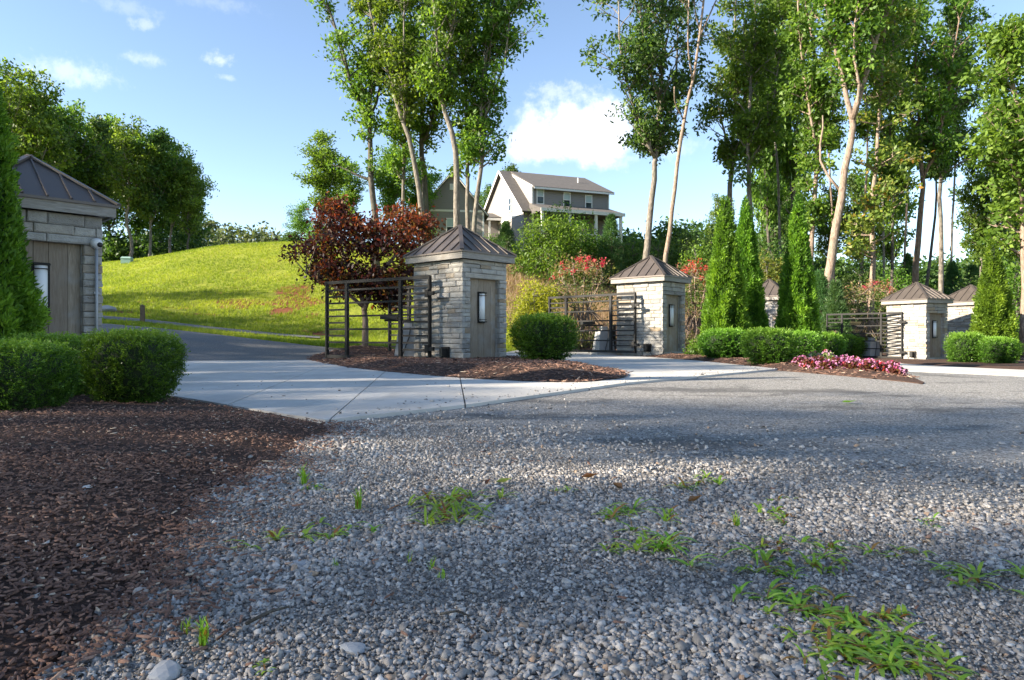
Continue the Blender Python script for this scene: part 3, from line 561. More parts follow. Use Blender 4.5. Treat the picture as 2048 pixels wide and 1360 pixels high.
def make_pillar(seed):
    rg = np.random.default_rng(seed); t = thing('stone_pillar', 'x', 'pillar')
    NX0, NX1, NZ0, NZ1 = -.44, .44, .16, 1.86
    cb = MB(); e = .05
    cb.box((-PW / 2 + e, -PD / 2 + .18, 0), (PW / 2 - e, PD / 2 - e, PH)).box((-PW / 2 + e, -PD / 2 + e, 0), (NX0 - .05, -PD / 2 + .18, PH)).box((NX1 + .05, -PD / 2 + e, 0), (PW / 2 - e, -PD / 2 + .18, PH))
    cb.box((NX0 - .05, -PD / 2 + e, 0), (NX1 + .05, -PD / 2 + .18, NZ0 - .04)).box((NX0 - .05, -PD / 2 + e, NZ1 + .04), (NX1 + .05, -PD / 2 + .18, PH))
    cb.build('core', M['mortar'], t)
    zs = [0, .16]
    def fill(a, b):
        out = []; z = a
        while z < b - .06:
            h = rg.uniform(.068, .125)
            if b - z - h < .06: h = b - z
            z += h; out.append(min(z, b))
        out[-1] = b; return out
    zs += fill(.16, 1.86) + [1.97] + fill(1.97, PH)
    def row(u0, u1, z0, z1, place, lo=.2, hi=.5):
        u = u0
        while u < u1 - 1e-4:
            L = rg.uniform(lo, hi)
            if u1 - u - L < lo * .7: L = u1 - u
            g_ = rg.uniform(.0025, .005)
            me = stone_mesh(L - 2 * g_, (z1 - z0) - 2 * g_, .07, rg); place(me, u + L / 2, (z0 + z1) / 2); u += L
    def front(me, u, z): o = mobj('stone', me, t, (u, -PD / 2, z))
    def backf(me, u, z): o = mobj('stone', me, t, (u, PD / 2, z), math.pi)
    def left(me, u, z): o = mobj('stone', me, t, (-PW / 2, u, z), -math.pi / 2)
    def right(me, u, z): o = mobj('stone', me, t, (PW / 2, u, z), math.pi / 2)
    for i, (z0, z1) in enumerate(zip(zs[:-1], zs[1:])):
        q = .072
        sf = 0 if i % 2 else q; sl = q - sf          # who owns the corner in this course
        fx0, fx1 = -PW / 2 + sf, PW / 2 - sf; ly0, ly1 = -PD / 2 + sl, PD / 2 - sl
        if z1 <= .161: row(fx0, fx1, z0, z1, front, .4, .8)
        elif z1 <= 1.861: row(fx0, NX0, z0, z1, front, .3, .4); row(NX1, fx1, z0, z1, front, .3, .4)
        elif z1 <= 1.971: row(fx0, fx1, z0, z1, front, .6, 1.2)
        else: row(fx0, fx1, z0, z1, front)
        row(fx0, fx1, z0, z1, backf); row(ly0, ly1, z0, z1, left); row(ly0, ly1, z0, z1, right)
    # jamb returns of the niche, courses too
    for sx, X in ((1, NX0), (-1, NX1)):
        for z0, z1 in zip(zs[:-1], zs[1:]):
            if z0 >= .159 and z1 <= 1.861:
                mb = MB(); d = rg.uniform(0, .012); mb.box((X - (.045 if sx > 0 else -d * sx), -PD / 2 + .075, z0 + .003), (X + (.045 if sx < 0 else d), -PD / 2 + .15, z1 - .003)); mb.build('stone', M['stone'], t)
    x = NX0 - .03; k = 0
    for wd in (.16, .21, .17, .22, .18):
        x1 = min(x + wd, NX1 + .03); d = rg.uniform(0, .008)
        mb = MB().box((x + .003, -PD / 2 + .125 - d, NZ0 - .02), (x1 - .003, -PD / 2 + .165, NZ1 + .02)); mb.build('plank', M['plank'], t); x = x1
    # cap: fascia boards, soffit, standing seam roof
    o = .13; X, Y = PW / 2 + o, PD / 2 + o; z0, z1 = PH, PH + .155; th = .038
    for lo, hi in (((-X, -Y, z0), (X, -Y + th, z1)), ((-X, Y - th, z0), (X, Y, z1)), ((-X, -Y + th + .001, z0), (-X + th, Y - th - .001, z1)), ((X - th, -Y + th + .001, z0), (X, Y - th - .001, z1))):
        MB().box(lo, hi).build('fascia_board', M['timber'], t)
    MB().box((-X + th + .002, -Y + th + .002, z0 + .03), (X - th - .002, Y - th - .002, z0 + .06)).build('soffit', M['timber'], t)
    rx, ry = X + .028, Y + .028; za = 3.1; rb = MB(); ze = z1 + .012
    rb.add([(-rx, -ry, ze), (rx, -ry, ze), (rx, ry, ze), (-rx, ry, ze), (0, 0, za), (-rx, -ry, ze - .035), (rx, -ry, ze - .035), (rx, ry, ze - .035), (-rx, ry, ze - .035)],
           [(0, 1, 4), (1, 2, 4), (2, 3, 4), (3, 0, 4), (0, 5, 6, 1), (1, 6, 7, 2), (2, 7, 8, 3), (3, 8, 5, 0), (5, 8, 7, 6)])
    roof = rb.build('roof', M['roof'], t)
    for axis in (0, 1):
        half = (rx, ry)[axis]; oth = (ry, rx)[axis]; offs = [-.3, 0, .3] if axis == 0 else [-.62, -.31, 0, .31, .62]
        if axis == 0: offs = [-.54, -.27, 0, .27, .54]
        for sgn in (-1, 1):
            for of in offs:
                f = 1 - abs(of) / half
                top = .93 * f if abs(of) > .02 else .93
                def pt(s):   # s 0 at the eave, 1 at the apex
                    v = [0, 0, ze + (za - ze) * s + .012]; v[axis] = of; v[1 - axis] = sgn * oth * (1 - s); return v
                nrm = Vector((0, 0, oth)); nv = [0, 0, 0]; nv[1 - axis] = sgn * (za - ze); nv[2] = oth
                MB().bar(pt(.0), pt(top * .97), .022, .032, nv).build('seam', M['roof'], roof)
    for sx in (-1, 1):
        for sy in (-1, 1):
            MB().bar((sx * rx, sy * ry, ze + .01), (0, 0, za + .018), .085, .03, (0, 0, 1)).build('hip_cap', M['roof'], roof)
    return t
U0 = math.atan2(.73, .683)
uv = lambda rz: (np.array((math.cos(rz), math.sin(rz))), np.array((-math.sin(rz), math.cos(rz))))
def center(corner, rz, fr=-1):
    u, v = uv(rz); return np.array(corner) - (fr * PW / 2) * u + PD / 2 * v
A = make_pillar(4); B = make_pillar(9)
RZ5 = R(25.9)
pill = [(A, center((-5.61, 9.35), U0, 1), U0, 'nearest stone pillar at the left edge with a security camera on its corner'),
        (B, center((-1.036, 14.28), U0), U0, 'shaded stone pillar on the teardrop mulch island beside the open gate'),
        (A, center((4.43, 20.07), U0), U0, 'sunlit stone pillar just left of the tall twin conical evergreens'),
        (B, np.array((10.26, 27.2)), U0, 'stone pillar half hidden between the conical evergreens'),
        (A, center((15.74, 25.95), RZ5), RZ5, 'cream sunlit stone pillar holding the right hand gate'),
        (B, np.array((19.1, 28.4)), RZ5, 'rearmost stone pillar partly hidden by the right hand conical evergreen')]
used = set(); PILL = []
for pr, c, rz, lb in pill:
    o = pr if id(pr) not in used else copy_tree(pr); used.add(id(pr))
    z = z1(c[0], c[1]); o.location = (c[0], c[1], z); o.rotation_euler = (0, 0, rz); props(o, lb, 'pillar', 'stone gate pillars'); PILL.append(o)
bpy.context.view_layer.update()

# wall lamps in the niches
def make_lamp():
    t = thing('wall_lamp', 'x', 'lamp', group='wall lamps in the pillar niches')
    MB().box((-.10, -.03, -.34), (.10, 0, .34)).build('back_plate', M['steel'], t)
    pts = [(.075 * math.sin(a), -.02 - .075 * math.cos(a)) for a in np.linspace(-math.pi / 2, math.pi / 2, 9)]
    mb = MB(); n = len(pts); mb.V = [(x, y, -.30) for x, y in pts] + [(x, y, .30) for x, y in pts]
    mb.F = [(i, i + 1, n + i + 1, n + i) for i in range(n - 1)] + [tuple(range(n))[::-1], tuple(range(n, 2 * n))]; mb.build('diffuser', M['lens'], t, True)
    for z in (-.325, .302): MB().box((-.09, -.105, z), (.09, -.029, z + .024)).build('end_cap', M['steel'], t)
    for z in (-.27, .25): MB().box((-.083, -.103, z), (.083, -.031, z + .012)).build('retaining_band', M['steel'], t)
    return t
lamp = make_lamp(); first = True
for o, lb in zip(PILL, ('large black framed wall lamp on the nearest pillar', 'slim wall lamp on the pillar of the mulch island', 'wall lamp on the sunlit pillar left of the twin evergreens', None,
                        'small wall lamp on the cream pillar with the right hand gate', None)):
    if lb is None: continue
    l = lamp if first else copy_tree(lamp); first = False
    mw = o.matrix_world; l.location = mw @ Vector((-.02, -PD / 2 + .118, 1.25)); l.rotation_euler = o.rotation_euler; props(l, lb)

# ---------------------------------------------------------------- gates
GH = 1.73
def make_gate(L):
    t = thing('metal_gate', 'x', 'gate', group='open swing gates of horizontal bars')
    for f in (0, .265, .785, 1): 
        x = f * L; w = .085 if f in (0, 1) else .075
        MB().box((max(0, x - w / 2), -w / 2, .0 if f in (0, 1) else .078), (min(L, x + w / 2) if f < 1 else L, w / 2, GH if f in (0, 1) else GH - .066)).build('stile', M['steel'], t)
    MB().box((.044, -.035, GH - .066), (L - .044, .035, GH - .002)).build('top_rail', M['steel'], t); MB().box((.044, -.035, .006), (L - .044, .035, .076)).build('bottom_rail', M['steel'], t)
    xs_ = (.043, .265 * L, .785 * L, L - .043)
    for k in range(1, 11):
        z = .07 + (GH - .135) * k / 11
        for s in range(3):
            if s == 1 and k % 2: continue
            a = xs_[s] + (.038 if s else 0); b = xs_[s + 1] - (.038 if s < 2 else 0)
            MB().box((a, -.014, z - .02), (b, .014, z + .02)).build('bar', M['steel'], t)
    for z in (.16, 1.28):
        h = MB().box((-.02, .043, z), (.07, .12, z + .16)); h.build('hinge', M['steel'], t)
        MB().box((-.16, .06, z + .04), (-.021, .11, z + .12)).build('hinge_bracket', M['steel'], t)
    return t
gate = make_gate(3.2); firstg = True
def put_gate(a, b, z, lb):
    global firstg
    g = gate if firstg else copy_tree(gate); firstg = False
    g.location = (a[0], a[1], z); g.rotation_euler = (0, 0, math.atan2(b[1] - a[1], b[0] - a[0])); s = math.hypot(b[0] - a[0], b[1] - a[1]) / 3.2; g.scale = (s, 1, 1.06); props(g, lb); return g
put_gate((-1.75, 14.65), (-4.45, 16.37), .10, 'nearest open black bar gate in front of the red maple')
put_gate((3.71, 20.45), (1.25, 22.9), .11, 'open bar gate hinged on the sunlit pillar, seen above the round boxwood')
put_gate((15.3, 26.75), (13.35, 28.95), -.26, 'open bar gate hinged on the cream right hand pillar')
put_gate((-.42, 16.0), (-3.35, 18.6), .12, 'open bar gate behind the island pillar, half hidden by the nearest gate')
# lower actuator brackets on the pillars
def make_operator():
    t = thing('gate_operator', 'x', 'gate operator', group='gate operator cabinets')
    V = [(-.29, -.24, 0), (.29, -.24, 0), (.29, .24, 0), (-.29, .24, 0), (-.2, -.17, .72), (.2, -.17, .72), (.2, .17, .72), (-.2, .17, .72)]
    MB().add(V, [(3, 2, 1, 0), (4, 5, 6, 7), (0, 1, 5, 4), (1, 2, 6, 5), (2, 3, 7, 6), (3, 0, 4, 7)]).build('cover', M['plastic'], t)
    MB().box((-.34, -.29, -.08), (.34, .29, -.001)).build('base_pad', M['concrete'], t)
    MB().box((-.1, -.09, .722), (.1, .09, .84)).build('arm_hub', M['plastic'], t)
    MB().tube([(.08, -.178, .70), (.07, -.2, .5), (0.0, -.23, .3), (-.08, -.262, .05), (-.1, -.27, -.02)], .012, 6).build('cable', M['rubber'], t, True)
    MB().box((.32, -.05, 0), (.42, .05, .86)).build('support_post', M['steel'], t)
    MB().bar((0, 0, .87), (-.62, .1, .87), .07, .05).build('arm', M['steel'], t)
    MB().box((-.72, .02, .90), (-.30, .22, .985)).build('arm_cover', M['rubber'], t)
    return t
op = make_operator()
for i, (x, y, z, rz, lb) in enumerate(((-2.42, 16.05, z1(-2.42, 16.05) + .13, R(-8), 'grey gate operator cabinet behind the nearest gate'), (2.95, 22.0, .10, R(20), 'grey gate operator cabinet behind the sunlit pillar gate'),
                                       (14.75, 28.0, -.27, R(15), 'grey gate operator cabinet behind the right hand gate'))):
    o = op if i == 0 else copy_tree(op); o.location = (x, y, z); o.rotation_euler = (0, 0, rz); props(o, lb)
for i, lb in ((1, 'black actuator bracket low on the island pillar'), (2, 'dark actuator bracket low on the sunlit pillar'), (4, 'grey actuator bracket low on the cream right hand pillar')):
    p = PILL[i]; t = thing('actuator_bracket', lb, 'bracket', p.matrix_world @ Vector((-PW / 2 - .02, -PD / 2 + .5, .27)), p.rotation_euler[2], 'actuator brackets on the pillars')
    MB().box((-.03, -.12, -.10), (-.001, .12, .13)).build('mount_plate', M['steel'], t); MB().box((-.17, -.07, -.07), (-.031, .02, .10)).build('housing', M['rubber'], t)
    MB().tube([(-.05, -.09, -.05), (-.07, -.14, -.12), (-.05, -.2, -.22), (-.04, -.24, -.32)], .008, 5).build('cable', M['rubber'], t, True)

# security camera on the nearest pillar
p = PILL[0]; t = thing('security_camera', 'white dome security camera on a grey conduit at the nearest pillar', 'camera', p.matrix_world @ Vector((PW / 2 - .085, -PD / 2 - .045, 0)), U0)
MB().tube([(0, 0, .02), (0, 0, 1.0), (0, 0, 1.84)], .02, 10).build('conduit', M['pole'], t, True)
MB().box((-.03, -.012, 1.20), (.03, .04, 1.225)).build('clamp', M['pole'], t)
th = np.linspace(0, math.pi, 9); mb = MB(); n = 14
hd = MB().tube([(0, .06, 1.885), (0, .03, 1.885), (0, 0, 1.885), (0, -.03, 1.882), (0, -.055, 1.878), (0, -.068, 1.876)], [.062, .072, .074, .07, .056, .035], n); hd.build('housing', M['camwhite'], t, True)
MB().tube([(.02, -.045, 1.868), (.026, -.082, 1.858)], [.036, .032], 12).build('lens', M['rubber'], t, True)

# wooden post, rocks, utility box by the hill
c = hit(285, 645); t = thing('wooden_post', 'short wooden post beside the path at the hill foot', 'post', tuple(c), R(12))
MB().box((-.07, -.07, -.1), (.07, .07, .66)).build('shaft', M['post'], t); MB().add([(-.08, -.08, .661), (.08, -.08, .661), (.08, .08, .661), (-.08, .08, .661), (0, 0, .70)], [(3, 2, 1, 0), (0, 1, 4), (1, 2, 4), (2, 3, 4), (3, 0, 4)]).build('cap', M['post'], t)
def rock(px, py, w, m, lab, d=None, flat=.55, seed=1, xyz=None):
    rg = np.random.default_rng(seed); c = xyz if xyz is not None else (hit(px, py) if d is None else P(px, py, d))
    import bmesh
    bm = bmesh.new(); bmesh.ops.create_icosphere(bm, subdivisions=2, radius=w / 2)
    ax = [Vector(rg.normal(0, 1, 3)).normalized() for _ in range(9)]
    for v in bm.verts:
        for a in ax:
            q = v.co.dot(a) - w * .36
            if q > 0: v.co -= a * q
        v.co.z *= flat; v.co.x *= 1.15
    me = bpy.data.meshes.new('rock'); bm.to_mesh(me); bm.free(); me.materials.append(m)
    o = mobj('rock', me, None, (c[0], c[1], c[2] + w * flat * .22), rg.uniform(0, 6)); return props(o, lab, 'rock')
rock(217, 622, .7, M['grock'], 'pale boulder at the hill foot beside the nearest pillar', seed=2)
c = hit(254, 525.5, 50); t = thing('utility_box', 'small pale green utility box at the edge of the left wood', 'utility box', tuple(c), R(10))
MB().box((-.35, -.3, -.1), (.35, .3, .32)).build('cabinet', M['gbox'], t); MB().add([(-.38, -.33, .321), (.38, -.33, .321), (.38, .33, .321), (-.38, .33, .321), (-.3, -.2, .45), (.3, -.2, .45), (.3, .25, .45), (-.3, .25, .45)], [(3, 2, 1, 0), (4, 5, 6, 7), (0, 1, 5, 4), (1, 2, 6, 5), (2, 3, 7, 6), (3, 0, 4, 7)]).build('lid', M['gbox'], t)
gz = lambda px, py: (lambda q: (q[0], q[1], z1(q[0], q[1]) + .004))(gp(px, py))
rock(0, 0, .042, M['rock'], 'rounded pinkish stone at the mulch edge in the foreground', xyz=gz(280, 1197), seed=3, flat=.8)
rock(0, 0, .05, M['grock'], 'large grey stone beside twigs below the left weeds', xyz=gz(596, 1135), seed=4, flat=.45)
rock(0, 0, .07, M['grock'], 'largest pale stone at the bottom edge by the mulch corner', xyz=gz(330, 1358), seed=5, flat=.5)
rock(0, 0, .065, M['grock'], 'flat grey stone lying below the left grass tuft', xyz=gz(535, 960), seed=6, flat=.3)
rock(0, 0, .055, M['grock'], 'flat bluish stone in the lower middle gravel', xyz=gz(705, 1305), seed=7, flat=.35)
rock(0, 0, .06, M['rock'], 'tan stone where mulch meets the concrete corner', xyz=gz(655, 878), seed=8, flat=.45)
rock(0, 0, .036, M['grock'], 'white angular stone in the middle of the gravel', xyz=gz(1003, 1132), seed=9, flat=.6)
def twig(a, b, r, lab):
    a = np.array(gz(*a)) + (0, 0, .016); b = np.array(gz(*b)) + (0, 0, .018); md = (a + b) / 2 + np.array((.004, .006, .006))
    t = MB().tube([a, (a + md) / 2 + np.array((.002, -.003, .002)), md, b], [r, r * .95, r * .85, r * .5], 6).build('twig', M['dark_bark'], None, True); props(t, lab, 'twig')
twig((492, 1266), (578, 1233), .0042, 'dark bare twig on the gravel left of centre'); twig((1392, 1150), (1424, 1176), .003, 'short grey twig in the right middle gravel'); twig((880, 1246), (940, 1252), .003, 'small brown twig in the lower centre gravel')

# ---------------------------------------------------------------- foliage tools
def leaf_quads(c, size, rg, up=.6, droop=.15, asp=.52, axis=None, fold=.18):
    n = len(c); a = rg.normal(0, 1, (n, 3)); a[:, 2] -= droop
    if axis is not None: a = a * .55 + axis
    a /= np.linalg.norm(a, axis=1)[:, None]
    nn = rg.normal(0, 1, (n, 3)); nn[:, 2] += up; s = np.cross(a, nn); s /= np.linalg.norm(s, axis=1)[:, None] + 1e-9; w = np.cross(s, a)
    L = (size if hasattr(size, '__len__') else np.full(n, size))[:, None] * rg.uniform(.7, 1.25, (n, 1)); h = L * asp * .5
    mid = c + a * L * .45
    V = np.stack([c, mid + s * h + w * h * fold, c + a * L, mid - s * h + w * h * fold], 1).reshape(-1, 3)
    F = np.arange(4 * n).reshape(n, 4); return V, F
def join(parts):
    Vs, Fs, Ts = [], [], []; b = 0
    for V, F, T in parts: Vs.append(V); Fs.append(F + b); Ts.append(T); b += len(V)
    return np.concatenate(Vs), np.concatenate(Fs), np.concatenate(Ts)
def cat_path(pts, n):
    p = np.asarray(pts, float); p = np.vstack([2 * p[0] - p[1], p, 2 * p[-1] - p[-2]]); out = []; m = len(p) - 3
    for t in np.linspace(0, m - 1e-6, n):
        i = int(t); f = t - i; p0, p1, p2, p3 = p[i:i + 4]
        out.append(.5 * (2 * p1 + (-p0 + p2) * f + (2 * p0 - 5 * p1 + 4 * p2 - p3) * f * f + (-p0 + 3 * p1 - 3 * p2 + p3) * f ** 3))
    return np.array(out)
def grow(axes, seed, cs, nl, rad, nsub=6, ncl=4, lpc=13, lsize=.25, spread=.2, upw=.9, leafy=1.0, base_drop=1.0, low=()):
    """axes: list of (points, r0, r1). limbs leave the axes above height cs; rad(t) crown radius, t 0..1 from cs to top.
    returns trunk MB and (V,F,T) of leaves"""
    rg = np.random.default_rng(seed); mb = MB(); cen = []; tn = []
    top = max(a[0][-1][2] for a in axes); paths = []
    for pts, r0, r1 in axes:
        L = np.linalg.norm(np.diff(np.asarray(pts), axis=0), axis=1).sum(); n = max(6, int(L / 1.1)); pp = cat_path(pts, n)
        pp[1:-1] += rg.normal(0, r0 * .12, (n - 2, 3)); r = r0 + (r1 - r0) * np.linspace(0, 1, n) ** .85
        if pts[0][2] < .3: r[0] *= 1.35
        mb.tube(pp, list(r), 8 if r0 > .12 else 6); paths.append((pp, r))
    wts = np.array([np.linalg.norm(np.diff(p[0][p[0][:, 2] >= cs - .2], axis=0), axis=1).sum() if (p[0][:, 2] >= cs - .2).sum() > 1 else 0 for p in paths]); wts = wts + 1e-6; wts = wts / wts.sum()
    limbs = []
    for k in range(nl):
        pi = rg.choice(len(paths), p=wts); pp, r = paths[pi]; ok = np.nonzero(pp[:, 2] >= cs)[0]; ok = ok if len(ok) else np.array([len(pp) - 1])
        i = rg.choice(ok); f = rg.uniform(0, 1); q = pp[i] if i == len(pp) - 1 else pp[i] * (1 - f) + pp[i + 1] * f; limbs.append((q, r[i], None))
    for hz, azm, ln in low:
        pp, r = paths[0]; i = int(np.argmin(abs(pp[:, 2] - hz))); limbs.append((pp[i], r[i], (azm, ln)))
    for q, rr, fx in limbs:
        t = np.clip((q[2] - cs) / max(top - cs, .1), 0, 1); Ln = rad(t) * rg.uniform(.55, 1.15); az = rg.uniform(0, 2 * np.pi); up = upw * rg.uniform(.5, 1.4)
        if fx: az, Ln = fx; up = .25
        d = np.array((math.cos(az), math.sin(az), up)); d /= np.linalg.norm(d); pts = [q]; seg = 5
        for s in range(seg):
            d = d + np.array((*rg.normal(0, .16, 2), rg.normal(.06, .14))); d /= np.linalg.norm(d); pts.append(pts[-1] + d * Ln / seg)
        r0 = min(rr * .6, .025 + .03 * Ln); pts = np.array(pts); mb.tube(pts, list(np.linspace(r0, .012, seg + 1)), 5, False)
        for s in range(nsub):
            f = rg.uniform(.3, 1.0) * seg; i = min(int(f), seg - 1); b = pts[i] + (pts[i + 1] - pts[i]) * (f - i)
            e = rg.normal(0, 1, 3); e[2] = abs(e[2]) * .5 + .1; e += d * .7; e /= np.linalg.norm(e); sl = rg.uniform(.4, 1.0) * (.35 + .22 * Ln)
            mb.tube([b, b + e * sl * .55 + rg.normal(0, .05, 3), b + e * sl], [r0 * .35 + .004, .009, .004], 3, False)
            tt = rg.uniform(.15, .85)
            for c in range(ncl):
                if rg.uniform() < leafy * .46: cen.append(b + e * sl * rg.uniform(.3, 1.1) + rg.normal(0, spread * 1.0, 3)); tn.append(tt)
    cen = np.array(cen).reshape(-1, 3); tn = np.array(tn); n = rg.poisson(lpc, len(cen)); c = np.repeat(cen, n, 0) + rg.normal(0, spread, (n.sum(), 3)) * np.array((1, 1, .62)); tint = np.clip(np.repeat(tn, n) * .85 + rg.normal(.07, .15, n.sum()), 0, 1)
    V, F = leaf_quads(c, lsize, rg); return mb, (V, F, np.repeat(tint, 4))
def plant_tree(name, label, cat, base, axes, seed, bark_m, leaf_m, group, tri=None, **kw):
    base = np.array(base, float); ax = [([np.asarray(p) - base for p in pts], r0, r1) for pts, r0, r1 in axes]
    mb, (V, F, T) = grow(ax, seed, **kw); t = thing(name, label, cat, tuple(base), 0, group)
    mb.build('trunk', M[bark_m], t, True); mobj('crown', fast('crown', V, F, M[leaf_m], tint=T), t); return t
def crown_r(w, bot=.55, topr=.35): return lambda t: w * (bot + (1 - bot) * min(t / .4, 1)) * (1 if t < .55 else 1 - (1 - topr) * ((t - .55) / .45) ** 1.3)

# ---------------------------------------------------------------- signature trees, trunks laid along what the photo shows
CEN = 'tall trees in front of the house'; RGT = 'tall trees along the right'
def ptree(name, label, trunk, r0, d, seed, bark_m, leaf_m, group, dtop=0.0, forks=(), r1=.05, cs_px=None, rdepth=1.2, **kw):
    """trunk: pixels at depth d, top leaning dtop metres in depth; forks: (pixels, r0)"""
    rg = np.random.default_rng(seed + 77); y0 = trunk[0][1]; y1 = trunk[-1][1]
    def w(px, py): return P(px, py, d + dtop * (y0 - py) / max(y0 - y1, 1) + 0)
    pts = [w(*p) for p in trunk]; zb = z1(pts[0][0], pts[0][1]); b = pts[0].copy(); b[2] = min(zb, b[2]) - .02; pts = [b] + pts if pts[0][2] - b[2] > .5 else [b] + pts[1:]
    axes = [(pts, r0, r1)]
    for k, (f, fr) in enumerate(forks):
        fp = [w(*p) for p in f]
        for i in range(1, len(fp)): fp[i] = fp[i] + np.array((0, (1 if k % 2 else -1) * rdepth * i / (len(fp) - 1), 0))
        axes.append((fp, fr, .035))
    if group == RGT: kw['nl'] = int(kw['nl'] * .74)
    cs = P(0, cs_px, d)[2] - b[2] if cs_px is not None else 5.0
    return plant_tree(name, label, 'tree', b, axes, seed, bark_m, leaf_m, group, cs=cs, **kw)
TREE = 'deciduous_tree'
ptree(TREE, 'dark trunked tree leftmost of the tall clump, with limbs reaching up left', [(752, 470), (745, 390), (742, 300), (738, 235), (740, 150), (742, 60), (745, -50)], .24, 40, 101, 'dark_bark', 'oak_leaf', CEN,
      forks=[([(738, 240), (712, 190), (690, 110), (665, 30), (650, -30)], .13), ([(741, 230), (756, 180), (762, 80), (765, -20)], .1)], cs_px=370, nl=60, rad=crown_r(2.0, .6, .8), nsub=6, ncl=4, low=[(6.0, math.pi, 2.6)])
ptree(TREE, 'leaning forked tree second in the tall clump behind the red maple', [(848, 470), (838, 390), (822, 290), (795, 215), (780, 150), (760, 90), (740, 20), (730, -60)], .19, 38.5, 102, 'grey_bark', 'oak_leaf', CEN,
      forks=[([(808, 245), (815, 180), (812, 90), (818, -20)], .09)], cs_px=280, nl=50, rad=crown_r(2.0, .5, .8), nsub=6, ncl=4)
ptree(TREE, 'thin straight tree between the leaning trunks of the tall clump', [(803, 460), (806, 400), (808, 300), (812, 220), (806, 120), (800, 20)], .13, 42.5, 103, 'grey_bark', 'bright_leaf', CEN, cs_px=400, nl=54, rad=crown_r(1.8, .8, .5), nsub=6, ncl=4)
ptree(TREE, 'stout dark tree in the middle of the tall clump', [(850, 450), (849, 350), (842, 290), (846, 200), (850, 100), (848, 0), (850, -70)], .24, 43, 104, 'dark_bark', 'oak_leaf', CEN, forks=[([(843, 290), (868, 240), (880, 150), (890, 60)], .11)], cs_px=320, nl=54, rad=crown_r(2.2, .7, .5), nsub=6, ncl=4)
ptree(TREE, 'crooked pale trunked tree rising behind the island pillar roof', [(914, 500), (913, 400), (912, 320), (902, 255), (886, 205), (882, 165), (895, 110), (905, 30), (905, -60)], .22, 37, 105, 'grey_bark', 'oak_leaf', CEN,
      forks=[([(886, 205), (876, 170), (880, 120), (872, 40), (870, -40)], .11), ([(888, 205), (903, 170), (915, 120)], .09)], cs_px=260, nl=58, rad=crown_r(2.0, .5, .8), nsub=6, ncl=4)
ptree(TREE, 'slender straight tree just right of the crooked trunk', [(935, 480), (935, 380), (934, 280), (931, 180), (926, 80), (930, -40)], .15, 39, 106, 'grey_bark', 'bright_leaf', CEN, cs_px=390, nl=58, rad=crown_r(1.7, .45, .7), nsub=6, ncl=4)
ptree(TREE, 'rightmost tree of the tall clump with boughs reaching right', [(946, 480), (955, 390), (966, 300), (962, 220), (968, 130), (985, 60), (990, -40)], .16, 38, 107, 'grey_bark', 'oak_leaf', CEN,
      forks=[([(964, 250), (985, 200), (1010, 130), (1020, 50)], .08), ([(968, 140), (1000, 90), (1015, 10)], .07)], cs_px=380, nl=70, rad=crown_r(2.2, .45, .9), nsub=6, ncl=4)
# the pair by the sunlit pillar and the right hand wood
ptree(TREE, 'tall leafy tree rising behind the sunlit pillar roof beside a bare leaning trunk', [(1290, 540), (1300, 440), (1308, 360), (1314, 290), (1320, 200), (1326, 110), (1325, 0), (1330, -80)], .225, 38, 111, 'grey_bark', 'dark_leaf', RGT,
      forks=[([(1312, 320), (1290, 290), (1258, 220), (1232, 130), (1225, 40)], .11), ([(1316, 280), (1345, 220), (1365, 120), (1375, 20)], .13), ([(1320, 200), (1285, 120), (1270, 30), (1265, -50)], .11), ([(1318, 260), (1340, 300), (1355, 270)], .05)], cs_px=345, nl=175, rad=crown_r(3.0, .4, .95), nsub=6, ncl=4, rdepth=2.2)
ptree('dead_tree', 'bare leaning pale trunk with thin leafless top', [(1328, 550), (1340, 450), (1352, 360), (1366, 250), (1385, 165), (1400, 60), (1415, -60)], .15, 36, 112, 'smooth_bark', 'yellow_leaf', RGT,
      forks=[([(1385, 165), (1370, 100), (1366, 20)], .05), ([(1397, 80), (1425, 20), (1450, -30)], .045), ([(1368, 240), (1345, 215), (1338, 190)], .03), ([(1400, 60), (1396, 10), (1400, -50)], .04)], cs_px=130, nl=14, rad=crown_r(1.1), nsub=5, ncl=2, leafy=.06)
ptree(TREE, 'dense tree with curved low limb behind the twin conical evergreens', [(1456, 480), (1460, 380), (1466, 300), (1470, 200), (1468, 90), (1475, -40)], .22, 42, 113, 'grey_bark', 'oak_leaf', RGT,
      forks=[([(1464, 330), (1440, 260), (1420, 200)], .09), ([(1468, 240), (1500, 180), (1520, 90)], .11)], cs_px=400, nl=90, rad=crown_r(2.0, .55, .8), nsub=6, ncl=4)
ptree(TREE, 'bushy green tree filling the space between the twin and single evergreens', [(1503, 500), (1500, 400), (1496, 300), (1500, 180), (1510, 60), (1510, -60)], .2, 40, 114, 'grey_bark', 'bright_leaf', RGT,
      forks=[([(1498, 330), (1530, 260), (1545, 150), (1550, 30)], .1)], cs_px=410, nl=88, rad=crown_r(2.0, .7, .8), nsub=6, ncl=4)
ptree(TREE, 'slim pale tree directly right of the single conical evergreen', [(1618, 600), (1622, 520), (1628, 440), (1633, 330), (1640, 230), (1630, 120), (1615, 20), (1605, -60)], .19, 36, 115, 'smooth_bark', 'oak_leaf', RGT,
      forks=[([(1634, 310), (1612, 220), (1590, 110), (1575, 0)], .09)], cs_px=470, nl=84, rad=crown_r(1.4, .5, .9), nsub=6, ncl=4)
